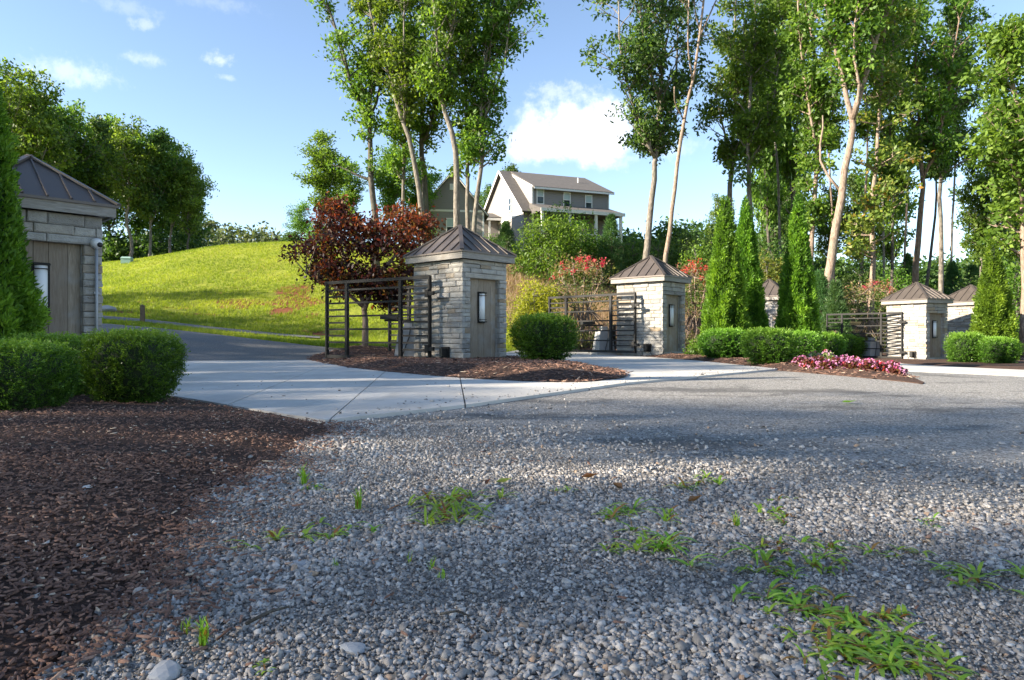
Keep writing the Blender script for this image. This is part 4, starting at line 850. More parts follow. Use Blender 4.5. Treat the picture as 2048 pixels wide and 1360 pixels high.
ptree(TREE, 'big leaning pale tree with a wide fork, thickest trunk on the right', [(1642, 640), (1660, 530), (1676, 430), (1690, 340), (1703, 265), (1704, 232), (1690, 180), (1672, 100), (1655, 20), (1640, -60)], .265, 33, 116, 'smooth_bark', 'oak_leaf', RGT, r1=.06,
      forks=[([(1704, 240), (1722, 170), (1742, 80), (1755, 0), (1760, -60)], .17), ([(1683, 385), (1656, 340), (1650, 300), (1662, 250), (1668, 215)], .075), ([(1704, 232), (1712, 190), (1690, 110), (1692, 20)], .11), ([(1722, 170), (1760, 130), (1790, 90)], .08)], cs_px=190, nl=84, rad=crown_r(1.5, .6, .9), nsub=6, ncl=4)
ptree(TREE, 'light green tree with yellowing low tiers behind the right crape myrtle', [(1742, 600), (1746, 520), (1744, 430), (1752, 340), (1758, 250), (1765, 120), (1770, 0)], .17, 34, 117, 'smooth_bark', 'yellow_leaf', RGT, cs_px=540, nl=50, rad=crown_r(1.6, .8, .5), nsub=6, ncl=3, upw=.25)
ptree(TREE, 'thin dark tree third right of the big leaning trunk', [(1783, 600), (1785, 500), (1786, 400), (1780, 300), (1782, 160), (1790, 40)], .1, 37, 118, 'dark_bark', 'oak_leaf', RGT, cs_px=420, nl=46, rad=crown_r(1.5, .8, .7), nsub=6, ncl=4)
ptree(TREE, 'straight reddish trunked tree left of the cream pillar roof apex', [(1827, 610), (1834, 520), (1842, 420), (1846, 350), (1838, 250), (1832, 120), (1825, -20)], .22, 38, 119, 'pine_bark', 'oak_leaf', RGT,
      forks=[([(1844, 360), (1870, 280), (1880, 170), (1890, 60)], .1), ([(1838, 260), (1812, 180), (1800, 60)], .09)], cs_px=370, nl=100, rad=crown_r(2.1, .7, .85), nsub=6, ncl=4)
ptree(TREE, 'straight grey tree right of the cream pillar roof apex', [(1883, 610), (1882, 500), (1880, 400), (1884, 330), (1895, 220), (1905, 100), (1915, -20)], .17, 40, 120, 'grey_bark', 'dark_leaf', RGT,
      forks=[([(1883, 350), (1910, 330), (1945, 320)], .06), ([(1890, 250), (1925, 180), (1945, 80)], .08)], cs_px=380, nl=80, rad=crown_r(1.9, .6, .8), nsub=6, ncl=4)
ptree(TREE, 'leaning thin tree between the two straight trunks over the cream pillar', [(1852, 590), (1862, 500), (1872, 420), (1872, 350)], .13, 43, 121, 'dark_bark', 'oak_leaf', RGT, cs_px=380, nl=14, rad=crown_r(1.3), nsub=5, ncl=4)
ptree(TREE, 'large light green tree at the right edge of the picture', [(2052, 700), (2050, 560), (2046, 400), (2040, 270), (2022, 150), (2010, 90)], .2, 29, 122, 'smooth_bark', 'bright_leaf', RGT,
      forks=[([(2047, 420), (2010, 330), (1985, 300)], .07), ([(2048, 470), (2080, 380), (2100, 250)], .1)], cs_px=610, nl=100, rad=crown_r(1.7, .9, .55), nsub=6, ncl=4, upw=.5)

for _i, (_x, _y0, _ln, _lb) in enumerate(((1560, 480, -14, 'slim bare trunk in the gap between the evergreens'), (1725, 560, 10, 'slim trunk between the big leaning tree and the yellowing tree'), (1768, 570, -6, 'slim trunk right of the yellowing tree'),
                                         (1808, 575, 12, 'slim trunk just left of the reddish trunk'), (1902, 590, 8, 'slim trunk right of the straight grey tree'), (1668, 560, -10, 'slim trunk just right of the big leaning trunk foot'))):
    ptree(TREE, _lb, [(_x, _y0), (_x + _ln * .3, _y0 - 130), (_x + _ln, _y0 - 260), (_x + _ln * .6, _y0 - 400), (_x + _ln * 1.6, _y0 - 540)], .105, 45 + _i, 170 + _i, ('grey_bark', 'smooth_bark')[_i % 2], ('oak_leaf', 'bright_leaf')[_i % 2], RGT, cs_px=_y0 - 230, nl=38, rad=crown_r(1.5, .6, .7), nsub=6, ncl=4)

# ---------------------------------------------------------------- generic trees for the wood on the left, the background and the shade row
def proto(seed, H, cs, w, r0, bark_m, leaf_m, nl, lean=.0, fork=True, **kw):
    rg = np.random.default_rng(seed); a = rg.uniform(0, 6.28); pts = [np.array((0, 0, 0.))]; 
    for k in range(1, 7): pts.append(np.array((lean * H * (k / 6) ** 1.5 * math.cos(a), lean * H * (k / 6) ** 1.5 * math.sin(a), H * k / 6)) + np.append(rg.normal(0, .012 * H, 2), 0))
    axes = [(pts, r0, .04)]
    if fork:
        for s in (1, -1):
            q = pts[2 if s > 0 else 3]; b = rg.uniform(0, 6.28); axes.append(([q, q + np.array((math.cos(b) * .8, math.sin(b) * .8, H * .13)), q + np.array((math.cos(b) * 1.9, math.sin(b) * 1.9, H * .36))], r0 * .55, .03))
    mb, (V, F, T) = grow(axes, seed, cs, nl, crown_r(w, kw.pop('bot', .6), kw.pop('topr', .5)), **kw)
    return mb.mesh('trunk', M[bark_m], True), fast('crown', V, F, M[leaf_m], tint=T)
PR = {'oak': proto(201, 13, 4.0, 3.4, .2, 'grey_bark', 'oak_leaf', 54, .03, lsize=.34, spread=.3, lpc=14),
      'oak2': proto(202, 13.5, 4.6, 3.0, .19, 'grey_bark', 'dark_leaf', 50, .05, lsize=.34, spread=.3, lpc=14),
      'oak3': proto(203, 12, 2.6, 3.2, .16, 'dark_bark', 'bright_leaf', 54, .02, lsize=.34, spread=.3, lpc=14),
      'shade': proto(204, 17, 3.0, 3.7, .25, 'dark_bark', 'oak_leaf', 66, .02, lsize=.55, spread=.55, bot=.8, topr=.55, ncl=4, lpc=7, leafy=.42),
      'small': proto(205, 6.5, 1.2, 2.3, .09, 'dark_bark', 'bright_leaf', 40, .04, lsize=.22, spread=.3, bot=.8)}
def put_tree(kind, x, y, s, rz, lb, group, z=None, sz=None, name='woodland_tree'):
    t = thing(name, lb, 'tree', (x, y, (z1(x, y) if z is None else z) - .05), rz, group); t.scale = (s, s, sz or s)
    mobj('trunk', PR[kind][0], t); mobj('crown', PR[kind][1], t); return t
LW = 'trees of the wood on the left hill'
lw = [('oak', 40, 60, 150, 'tallest woodland tree at the left edge beside the near evergreen'), ('oak2', 95, 66, 215, 'woodland tree second from the left edge above the nearest pillar'), ('oak', 150, 68, 220, 'woodland tree over the middle of the nearest pillar roof slope'),
      ('oak2', 200, 70, 235, 'woodland tree over the lower eave of the nearest pillar roof'), ('oak', 258, 66, 250, 'woodland tree just right of the nearest pillar eave'), ('oak2', 300, 68, 262, 'woodland tree near the right end of the left wood'),
      ('oak', 342, 70, 292, 'woodland tree second from the right end of the left wood'), ('oak3', 376, 69, 330, 'rightmost woodland tree at the end of the left wood'), ('oak3', 225, 76, 250, 'woodland tree in the back row over the nearest pillar eave'),
      ('oak3', 320, 78, 290, 'woodland tree in the back row near the end of the left wood'), ('oak3', 120, 75, 240, 'woodland tree in the back row over the pillar roof ridge'), ('oak3', 60, 72, 200, 'woodland tree in the back row at the left edge'),
      ('oak3', 272, 80, 285, 'woodland tree in the back row behind the pale trunks'), ('oak2', 5, 62, 170, 'woodland tree half hidden by the near evergreen at the left edge'), ('oak3', 385, 84, 345, 'low woodland tree behind the right end of the left wood')]
for i, (k, px, d, ytop, lb) in enumerate(lw):
    X = (px - CX) / FPX * d; zb = z1(X, d); zt_ = CZ + (HY - ytop) / FPX * d; H = {'oak': 14.3, 'oak2': 14.8, 'oak3': 13.2}[k]; s = (zt_ - zb) / H
    put_tree(k, X, d, s * .95, i * 2.1, lb, LW, sz=s)
# mid-ground broadleaf trees behind the maple
mid = [('oak3', 640, 55, 275, 'pale green rounded tree left of the tall clump'), ('oak3', 690, 60, 330, 'rounded tree between the pale green tree and the tall clump'), ('small', 605, 62, 405, 'small tree on the hill crest left of the red maple'),
       ('oak3', 790, 58, 300, 'leafy tree behind the trunks of the tall clump'), ('oak3', 838, 60, 330, 'leafy tree beside the garage gable')]
for i, (k, px, d, ytop, lb) in enumerate(mid):
    X = (px - CX) / FPX * d; zb = z1(X, d); H = {'oak3': 13.2, 'small': 7.6}[k]; s = (CZ + (HY - ytop) / FPX * d - zb) / H; put_tree(k, X, d, s * 1.1, i * 1.3 + .4, lb, 'trees behind the red maple', sz=s)
for i, (px, d, ytop, lb) in enumerate(((985, 92, 372, 'half bare tree between the garage and the house'), (960, 95, 390, 'tree behind the link between garage and house'), (1010, 100, 335, 'tree top showing above the house gable'))):
    X = (px - CX) / FPX * d; zb = z1(X, d); s = (CZ + (HY - ytop) / FPX * d - zb) / 14.8; put_tree('oak2', X, d, s * .8, i * 2., lb, 'trees behind the house', sz=s)
bgr = [(1435, 60, 400, 'background tree between the bare trunk and the twin evergreens'), (1545, 58, 330, 'background tree above the gap between the evergreens'), (1585, 62, 300, 'background tree behind the single conical evergreen'), (1655, 64, 380, 'background tree behind the foot of the big leaning trunk'),
       (1720, 66, 350, 'background tree right of the big leaning trunk'), (1790, 60, 260, 'background tree behind the thin dark trunk'), (1960, 52, 330, 'background tree right of the straight grey trunk'), (2030, 50, 200, 'background tree at the right edge'),
       (1540, 52, 60, 'tall background tree between the evergreens'), (1580, 54, 20, 'tallest background tree above the single evergreen')]
for i, (px, d, ytop, lb) in enumerate(bgr):
    X = (px - CX) / FPX * d; zb = z1(X, d); k = ('oak', 'oak2', 'oak3')[i % 3]; H = {'oak': 14.3, 'oak2': 14.8, 'oak3': 13.2}[k]; s = (CZ + (HY - ytop) / FPX * d - zb) / H
    put_tree(k, X, d, min(s, 1.0) * .85, i * 1.9, lb, 'background trees on the right', sz=s)
# row of trees outside the picture on the left whose shade lies over the entrance
for i, q in enumerate(np.arange(-38, 10, 4.3)):
    for row, a0 in enumerate((-30, -36)):
        q2 = q + row * 2.2; a = a0 + (i % 3) * .7; X = .961 * a + .276 * q2; Y = .276 * a - .961 * q2
        core = -23 < q2 < -11 or q2 > -5.2; H = ((17.4 if q2 < -5 else 16.8) if core else (15.2 if q2 > -20 else 13.6)) + (0.6, -1.6, 1.0, -.7)[(i + row) % 4] * (.4 if core else 1) + row * 1.9; s = H / 19.6
        put_tree('shade', X, Y, s, i * 1.7 + row, 'shade tree of the roadside row outside the left edge of the picture', 'roadside row of shade trees', sz=s)

# ---------------------------------------------------------------- the far wood on the skyline, one mass
rg = np.random.default_rng(31)
def mass(name, lab, cols, seed, leaf_m, lsize):
    rg = np.random.default_rng(seed); cen = []; tn = []
    for px, d, ytop, w in cols:
        X = (px - CX) / FPX * d; zb = z1(X, d); H = CZ + (HY - ytop) / FPX * d - zb
        for k in range(60):
            th = rg.uniform(0, 6.28); f = rg.uniform(.05, 1) ; r = w * math.sqrt(rg.uniform(0, 1)) * (1 - .75 * f ** 2.2); cen.append((X + r * math.cos(th), d + r * math.sin(th), zb + H * f)); tn.append(rg.uniform(.1, .8))
    cen = np.array(cen); n = 16; c = np.repeat(cen, n, 0) + rg.normal(0, .55, (len(cen) * n, 3)); V, F = leaf_quads(c, lsize, rg); t = np.clip(np.repeat(np.array(tn), n) + rg.normal(0, .15, len(c)), 0, 1)
    return props(mobj(name, fast(name, V, F, M[leaf_m], tint=np.repeat(t, 4))), lab, kind='stuff')
mass('far_wood', 'hazy far wood on the skyline behind the hill', [(px, 130 + rg.uniform(-8, 8), yt + rg.uniform(-5, 5), 4.5) for px, yt in ((395, 440), (415, 445), (432, 452), (450, 458), (470, 460), (490, 465), (510, 463), (528, 462), (545, 474), (555, 478))], 41, 'far_leaf', .8)
mass('far_wood', 'dark far wood behind the right hand trees', [(px + rg.uniform(-10, 10), 78 + rg.uniform(-6, 10), yt + rg.uniform(-16, 12), 4.0) for px, yt in zip(range(1240, 2140, 27), [470, 478, 480, 470, 460, 455, 470, 480, 470, 475, 480, 485, 480, 500, 520, 530, 515, 525, 520, 515, 520, 530, 535, 530, 525, 520, 530, 520, 500, 490, 480, 470, 470, 470])], 42, 'dark_leaf', .6)
mass('underwood', 'dark undergrowth at the foot of the left wood', [(px, 74 + rg.uniform(-4, 10), yt, 2.6) for px, yt in ((215, 480), (235, 470), (250, 490), (180, 480), (140, 480), (100, 470), (60, 470), (20, 460), (275, 478), (305, 470), (335, 460), (365, 455), (385, 450), (290, 440), (350, 430))], 43, 'dark_leaf', .5)

# ---------------------------------------------------------------- clipped boxwoods
def box_pt(rg, n, w, d, h, e=4.4):
    """points on a rounded box (superellipsoid) with outward normals; narrower at the foot"""
    v = rg.normal(0, 1, (n, 3)); v[:, 2] = np.where(v[:, 2] < -.75 * np.abs(v[:, 2]).max(), -v[:, 2], v[:, 2])
    f = (np.abs(v) ** e).sum(1) ** (-1 / e); p = v * f[:, None]; nn = np.sign(p) * np.abs(p) ** (e - 1); nn /= np.linalg.norm(nn, axis=1)[:, None]
    k = np.where(p[:, 2] < 0, 1 + .22 * p[:, 2], 1.0); p = p * np.stack([k, k, np.ones(n)], 1)
    return p * np.array((w / 2, d / 2, h / 2)) + np.array((0, 0, h / 2)), nn
def boxwood_mesh(seed, w, d, h, nsp, leaf, upright=.5, shoots=70):
    rg = np.random.default_rng(seed); p, nn = box_pt(rg, nsp, w, d, h); parts = []
    bump = np.array([mnoise.noise(tuple(q * 9 + seed)) for q in p]); p = p + nn * (bump * .035 * (h / .66))[:, None] - nn * rg.uniform(0, .05, (nsp, 1)) * (h / .66)
    ax = nn * .55 + np.array((0, 0, upright)) + rg.normal(0, .3, (nsp, 3)); ax /= np.linalg.norm(ax, axis=1)[:, None]
    m = 12; L = leaf * 4.2 * rg.uniform(.6, 1.3, nsp); t = (np.arange(m) / m)[None, :, None]
    c = (p - ax * .02)[:, None, :] + ax[:, None, :] * t * L[:, None, None] + rg.normal(0, leaf * .3, (nsp, m, 3)); c = c.reshape(-1, 3)
    axr = np.repeat(ax, m, 0); tint = np.clip(.15 + .34 * np.repeat(bump, m) + np.tile(np.arange(m) / m, nsp) * .42 + .12 * np.repeat(nn[:, 2], m) + .38 * np.repeat(np.clip(p[:, 2] / h, 0, 1) ** 4, m) + rg.normal(0, .12, nsp * m), 0, 1)  # tint climbs with height and upward slope, imitating sunlit tops
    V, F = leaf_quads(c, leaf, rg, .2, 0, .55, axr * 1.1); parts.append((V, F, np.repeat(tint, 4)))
    # longer young shoots on top
    q, qn = box_pt(rg, shoots * 4, w, d, h); q = q[qn[:, 2] > .6][:shoots]
    for b in q:
        Ls = rg.uniform(.02, .13); n = 14; a = np.array((*rg.normal(0, .12, 2), 1)); tt = np.linspace(0, 1, n)[:, None]; c = b + a * tt * Ls + rg.normal(0, leaf * .25, (n, 3))
        V, F = leaf_quads(c, leaf * 1.05, rg, .2, 0, .55, np.tile(a, (n, 1))); parts.append((V, F, np.full(len(V), .85)))
    V, F, T = join(parts); return fast('foliage', V, F, M['box_leaf'], tint=T)
m, nt = new_mat('inner_shade_tone'); nn_ = noise(nt, objc(nt), 30, 4); finish(nt, MIX(nt, nn_, (.008, .014, .005), (.03, .05, .015)), .95); M['inner'] = m  # near-black filler colour stands in for the shade inside shrubs
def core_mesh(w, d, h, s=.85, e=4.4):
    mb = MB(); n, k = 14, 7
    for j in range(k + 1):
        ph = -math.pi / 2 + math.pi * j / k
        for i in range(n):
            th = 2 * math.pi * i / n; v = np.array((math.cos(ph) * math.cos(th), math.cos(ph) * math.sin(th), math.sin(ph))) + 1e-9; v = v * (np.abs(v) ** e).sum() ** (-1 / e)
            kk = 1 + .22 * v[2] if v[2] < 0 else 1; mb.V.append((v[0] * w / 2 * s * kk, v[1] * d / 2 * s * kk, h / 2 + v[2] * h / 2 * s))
    mb.F = [(j * n + i, j * n + (i + 1) % n, (j + 1) * n + (i + 1) % n, (j + 1) * n + i) for j in range(k) for i in range(n)]; return mb.mesh('inner_shade_core', M['inner'], True)  # solid dark core painted as the shade behind the leaves
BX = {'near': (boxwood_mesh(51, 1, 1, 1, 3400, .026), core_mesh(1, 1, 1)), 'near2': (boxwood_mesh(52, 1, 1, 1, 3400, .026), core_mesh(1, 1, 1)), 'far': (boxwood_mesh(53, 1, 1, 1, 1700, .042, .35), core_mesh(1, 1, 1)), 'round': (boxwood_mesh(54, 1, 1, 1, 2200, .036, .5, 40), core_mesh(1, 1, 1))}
def put_box(kind, x, y, w, d, h, rz, lb, z=None, group='clipped boxwood shrubs', name='boxwood_shrub'):
    t = thing(name, lb, 'shrub', (x, y, z1(x, y) + .03 if z is None else z), rz, group)
    for nm, me in zip(('foliage', 'inner_shade_core'), BX[kind]): o = mobj(nm, me, t); o.scale = (w, d, h)
    st = MB().tube([(0, 0, -.06), (.01, 0, h * .4)], [.03, .02], 6).build('stem', M['dark_bark'], t); return t
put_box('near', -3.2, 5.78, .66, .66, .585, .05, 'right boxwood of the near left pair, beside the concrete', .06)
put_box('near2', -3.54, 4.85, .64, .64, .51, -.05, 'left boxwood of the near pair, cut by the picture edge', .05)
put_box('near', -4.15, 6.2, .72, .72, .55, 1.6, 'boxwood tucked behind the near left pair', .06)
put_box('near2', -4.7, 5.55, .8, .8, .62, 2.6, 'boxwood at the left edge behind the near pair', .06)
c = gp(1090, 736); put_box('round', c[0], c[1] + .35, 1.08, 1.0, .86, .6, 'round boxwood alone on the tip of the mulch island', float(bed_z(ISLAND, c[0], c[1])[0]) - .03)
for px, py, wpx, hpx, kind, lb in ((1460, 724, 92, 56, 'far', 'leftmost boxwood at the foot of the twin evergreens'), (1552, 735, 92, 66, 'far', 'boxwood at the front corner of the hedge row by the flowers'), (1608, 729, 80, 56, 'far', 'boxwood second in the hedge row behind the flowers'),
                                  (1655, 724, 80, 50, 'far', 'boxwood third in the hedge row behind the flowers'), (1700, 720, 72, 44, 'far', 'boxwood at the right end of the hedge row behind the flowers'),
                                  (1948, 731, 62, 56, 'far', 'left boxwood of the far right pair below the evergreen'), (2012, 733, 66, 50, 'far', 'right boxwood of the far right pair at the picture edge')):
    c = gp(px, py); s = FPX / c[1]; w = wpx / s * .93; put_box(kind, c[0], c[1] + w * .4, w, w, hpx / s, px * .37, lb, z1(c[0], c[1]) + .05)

# ---------------------------------------------------------------- conical evergreens
def thuja_mesh(seed, H, Rb, n, fl):
    rg = np.random.default_rng(seed); f = 1 - np.sqrt(rg.uniform(0, 1, n)) * .995; th = rg.uniform(0, 2 * np.pi, n)
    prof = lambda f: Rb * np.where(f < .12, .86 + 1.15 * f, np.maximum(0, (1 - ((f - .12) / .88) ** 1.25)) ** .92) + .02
    lump = np.array([mnoise.noise((math.cos(a) * 2.6, math.sin(a) * 2.6, b * H * 1.9 + seed)) for a, b in zip(th, f)])
    r = prof(f) * (1 + .27 * lump) * rg.uniform(.80, 1.02, n); p = np.stack([r * np.cos(th), r * np.sin(th), f * H + .04], 1)
    out = np.stack([np.cos(th), np.sin(th), np.zeros(n)], 1); ax = out * .55 + np.array((0, 0, .75)) + rg.normal(0, .28, (n, 3)); ax /= np.linalg.norm(ax, axis=1)[:, None]
    side = np.cross(ax, out + rg.normal(0, .6, (n, 3))); side /= np.linalg.norm(side, axis=1)[:, None]; m = 5; cs = []; axs = []; tn = []
    for k in range(m):
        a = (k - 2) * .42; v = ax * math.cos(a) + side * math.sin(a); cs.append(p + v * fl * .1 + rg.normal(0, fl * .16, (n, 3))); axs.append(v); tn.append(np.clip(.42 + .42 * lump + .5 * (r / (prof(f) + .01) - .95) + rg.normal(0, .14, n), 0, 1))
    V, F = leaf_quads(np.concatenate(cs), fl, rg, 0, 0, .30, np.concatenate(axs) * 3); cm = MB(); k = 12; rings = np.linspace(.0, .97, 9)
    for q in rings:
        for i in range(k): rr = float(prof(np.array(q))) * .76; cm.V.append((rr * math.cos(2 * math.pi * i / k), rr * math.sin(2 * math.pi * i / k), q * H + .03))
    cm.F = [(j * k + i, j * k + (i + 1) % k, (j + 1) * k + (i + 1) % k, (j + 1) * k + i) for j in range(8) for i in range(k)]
    return fast('foliage', V, F, M['thuja_leaf'], tint=np.repeat(np.concatenate(tn), 4)), cm.mesh('inner_shade_cone', M['inner'], True)  # solid dark cone painted as the shade behind the sprays
TH = [thuja_mesh(61, 4.6, .66, 7000, .12), thuja_mesh(62, 4.6, .62, 7000, .12), thuja_mesh(63, 4.9, .78, 12000, .085)]
def put_thuja(k, x, y, s, sz, rz, lb):
    t = thing('conical_evergreen', lb, 'tree', (x, y, z1(x, y) + .02), rz, 'clipped conical evergreens'); t.scale = (s, s, sz)
    for nm, me in zip(('foliage', 'inner_shade_cone'), TH[k]): mobj(nm, me, t)
    MB().tube([(0, 0, -.05), (0, 0, .4)], .06, 7).build('stem', M['dark_bark'], t)
put_thuja(2, -5.98, 7.45, .8, .97, 0, 'dark conical evergreen cut by the left edge before the nearest pillar')
def thuja_px(k, px, d, ytop, wpx, rz, lb):
    X = (px - CX) / FPX * d; zb = z1(X, d); H = CZ + (HY - ytop) / FPX * d - zb; put_thuja(k, X, d, wpx / FPX * d / (2 * .66 * 1.04), H / 4.72, rz, lb)
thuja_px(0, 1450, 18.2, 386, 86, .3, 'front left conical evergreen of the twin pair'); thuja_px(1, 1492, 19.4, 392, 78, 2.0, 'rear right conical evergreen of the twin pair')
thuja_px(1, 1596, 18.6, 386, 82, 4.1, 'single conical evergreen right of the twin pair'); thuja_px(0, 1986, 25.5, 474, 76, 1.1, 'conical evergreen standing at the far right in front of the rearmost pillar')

# ---------------------------------------------------------------- red maple
def shrub_tree(name, lb, cat, base, group, seed, stems, leaf_m, bark_m, cen_fn, ncl, lpc, lsize, spread, droop=.2, extra=None, flat=.6):
    rg = np.random.default_rng(seed); t = thing(name, lb, cat, base, 0, group); mb = MB()
    cen, tn = cen_fn(rg, ncl); ends = []
    for pts, r in stems: mb.tube(cat_path(pts, 8), list(np.linspace(r, r * .35, 8)), 7); ends += [np.asarray(q, float) for q in cat_path(pts, 8)[4:]]
    ends = np.array(ends)
    for c in cen[:: max(1, len(cen) // 110)]:
        e = ends[np.argmin(((ends - c) ** 2).sum(1) + np.maximum(0, ends[:, 2] - c[2]) * 2)]; mdl = (e + c) / 2 + rg.normal(0, .08, 3); mb.tube([e, mdl, c], [.02, .012, .005], 4, False)
    mb.build('trunk', M[bark_m], t, True)
    n = rg.poisson(lpc, len(cen)); c = np.repeat(cen, n, 0) + rg.normal(0, spread, (n.sum(), 3)) * np.array((1, 1, flat)); tint = np.clip(np.repeat(tn, n) + rg.normal(0, .12, n.sum()), 0, 1)
    V, F = leaf_quads(c, lsize, rg, 1.0, droop, .5); mobj('crown', fast('crown', V, F, M[leaf_m], tint=np.repeat(tint, 4)), t)
    if extra: extra(rg, t, cen)
    return t
def maple_cen(rg, n):
    out = []; tn = []
    # flat tiers: (dx, height, rx)
    tiers = [(-1.75, 2.65, .75), (-1.3, 2.05, .6), (-.6, 1.75, .6), (.6, 1.7, .7), (-1.0, 2.2, 1.0), (0, 2.0, 1.1), (1.2, 2.1, .8), (-.9, 2.9, 1.1), (.4, 2.75, 1.15), (1.3, 2.85, .9), (-.9, 3.4, .8), (0, 3.3, .7), (1.3, 3.6, .8), (1.5, 3.3, .75), (-1.1, 3.8, .4), (.75, 1.35, .4)]
    for k in range(n):
        dx, h, rx = tiers[rg.integers(0, len(tiers))]; th = rg.uniform(0, 6.28); r = math.sqrt(rg.uniform(0, 1)) * rx; x = (dx + r * math.cos(th)) * .86 + .08; y = r * math.sin(th) * 1.25
        out.append((x, y, h + .12 * rg.normal() - .16 * (r / rx) ** 2 + .06)); red = .24 + .1 * rg.normal() + (.24 if h > 3.1 else 0) + (.2 if dx > 1 and h > 2.6 else 0); red = red if rg.uniform() < (.55 if h < 2.3 else .8) else .85; tn.append(red)
    return np.array(out), np.clip(np.array(tn), 0, 1)
mbx = (-4.1, 19.0, z1(-4.1, 19) + .30)
shrub_tree('maple_tree', 'dark red japanese maple behind the nearest gate', 'tree', mbx, None, 71, [([(0, 0, -.2), (.02, 0, .5), (-.02, 0, 1.1), (-.25, .1, 1.9), (-.7, .1, 2.7), (-1.0, 0, 3.3)], .10), ([(-.02, 0, 1.0), (.3, -.1, 1.8), (.9, 0, 2.6), (1.4, .1, 3.3)], .075), ([(-.02, 0, 1.1), (-.5, -.3, 1.5), (-1.5, -.4, 2.0)], .06), ([(0, 0, 1.1), (.1, .4, 2.0), (.2, .5, 3.0)], .06)],
           'maple_red', 'smooth_bark', maple_cen, 820, 18, .13, .16, .3)

# ---------------------------------------------------------------- crape myrtles
def myrtle(lb, base, H, W, seed, nb=26, low=True):
    def cf(rg, n):
        v = rg.normal(0, 1, (n, 3)); v /= np.linalg.norm(v, axis=1)[:, None]; v *= rg.uniform(.45, 1, (n, 1)) ** .6; c = v * np.array((W, W, H * .3)) + np.array((0, 0, H * .68)); t = .35 + .3 * v[:, 2] + rg.normal(0, .15, n)
        if low:
            k = n // 3; c[:k] = rg.normal(0, 1, (k, 3)) * np.array((W * .38, W * .38, .2)) + np.array((0, 0, .45)); t[:k] = .35
        return c, t
    def bl(rg, t, cen):
        k = cen[rg.permutation(len(cen))]; s = k[:, 2] * 1.0 + rg.uniform(0, H * .5, len(k)); k = k[np.argsort(-s)][:nb]; c = np.repeat(k + np.array((0, 0, .06)), 22, 0) + rg.normal(0, .05, (nb * 22, 3)); V, F = leaf_quads(c, .06, rg, .3, 0, .8)
        mobj('blossom', fast('blossom', V, F, M['myrtle_bloom'], tint=np.repeat(rg.uniform(0, 1, len(c)), 4)), t)
    st = []; rg0 = np.random.default_rng(seed)
    for k in range(5): a = k * 1.26 + rg0.uniform(0, .6); st.append(([(0, 0, -.1), (.06 * math.cos(a), .06 * math.sin(a), H * .25), (W * .28 * math.cos(a), W * .28 * math.sin(a), H * .5), (W * .6 * math.cos(a), W * .6 * math.sin(a), H * .8)], .045))
    shrub_tree('crape_myrtle', lb, 'shrub', base, 'crape myrtles with red blossom', seed, st, 'myrtle_leaf', 'smooth_bark', cf, 300, 14, .10, .2, .1, bl)
def mpx(px, d): X = (px - CX) / FPX * d; return (X, d, z1(X, d))
b = mpx(1165, 25.0); myrtle('crape myrtle with red blossom behind the sunlit pillar gate', b, 3.5, 1.35, 81)
b = mpx(1392, 25.5); myrtle('crape myrtle with bright red blossom right of the sunlit pillar', b, 3.5, 1.0, 82, 24)
b = mpx(1742, 31.0); myrtle('rusty crape myrtle behind the right hand gate', b, 3.3, 1.35, 83, 14)

# ---------------------------------------------------------------- shrubs and bushes on the bank
def blob(W, D, H, lo=.0, tops=1):
    def f(rg, n):
        v = rg.normal(0, 1, (n, 3)); v /= np.linalg.norm(v, axis=1)[:, None]; v *= rg.uniform(.3, 1, (n, 1)) ** .5; v[:, 2] = np.abs(v[:, 2]) if lo == 0 else v[:, 2]
        c = v * np.array((W, D, H)) * (1 + .22 * np.array([mnoise.noise(tuple(q * 2.3 + W)) for q in v]))[:, None]; return c, np.clip(.28 + .35 * v[:, 2] + rg.normal(0, .16, n), 0, 1)
    return f
def bush(lb, px, d, ytop, wpx, seed, leaf_m, ncl=260, lpc=14, lsize=.15, spread=.2, ybase=None, name='shrub', group='bushes on the bank', flat=.8):
    X = (px - CX) / FPX * d; zb = z1(X, d); H = max(.5, CZ + (HY - ytop) / FPX * d - zb); W = wpx / FPX * d / 2
    st = [([(0, 0, -.1), (W * .2 * math.cos(a), W * .2 * math.sin(a), H * .35), (W * .5 * math.cos(a), W * .5 * math.sin(a), H * .7)], .04) for a in (0.3, 2.2, 4.4)]
    return shrub_tree(name, lb, 'shrub', (X, d, zb), group, seed, st, leaf_m, 'dark_bark', blob(W * .92, W * .85, H * .93), ncl, lpc, lsize, spread, .1, flat=flat)
bush('golden feathery shrub left of the crape myrtle behind the second gate', 1075, 24.6, 548, 118, 91, 'gold_leaf', 420, 26, .09, .14, name='golden_shrub', group=None)
bush('large bright green bush below the house, right of the island pillar roof', 1100, 38, 415, 165, 92, 'bright_leaf', 520, 18, .17, .24)
bush('bright green bush behind the crape myrtle below the porch', 1172, 40, 425, 120, 93, 'bright_leaf', 380, 16, .17, .24)
bush('dark bush close to the house wall', 1130, 44, 396, 110, 94, 'dark_leaf', 260, 15, .18, .25)
bush('bush left of the sunlit pillar roof', 1268, 40, 462, 90, 95, 'dark_leaf', 300, 15, .17, .25)
bush('bush directly behind the sunlit pillar roof', 1320, 42, 468, 110, 96, 'dark_leaf', 320, 15, .17, .25)
bush('dark bush left of the twin evergreens', 1375, 41, 438, 80, 97, 'dark_leaf', 280, 15, .17, .25)
bush('yellowish green bush above the red blossom left of the twin evergreens', 1392, 36, 470, 80, 98, 'bright_leaf', 260, 15, .15, .22)
bush('dark bush behind the top of the twin evergreens', 1430, 48, 430, 70, 99, 'dark_leaf', 240, 15, .18, .25)
bush('light green bush between the evergreens above the hidden pillar', 1533, 34, 500, 90, 130, 'yellow_leaf', 300, 15, .15, .22)
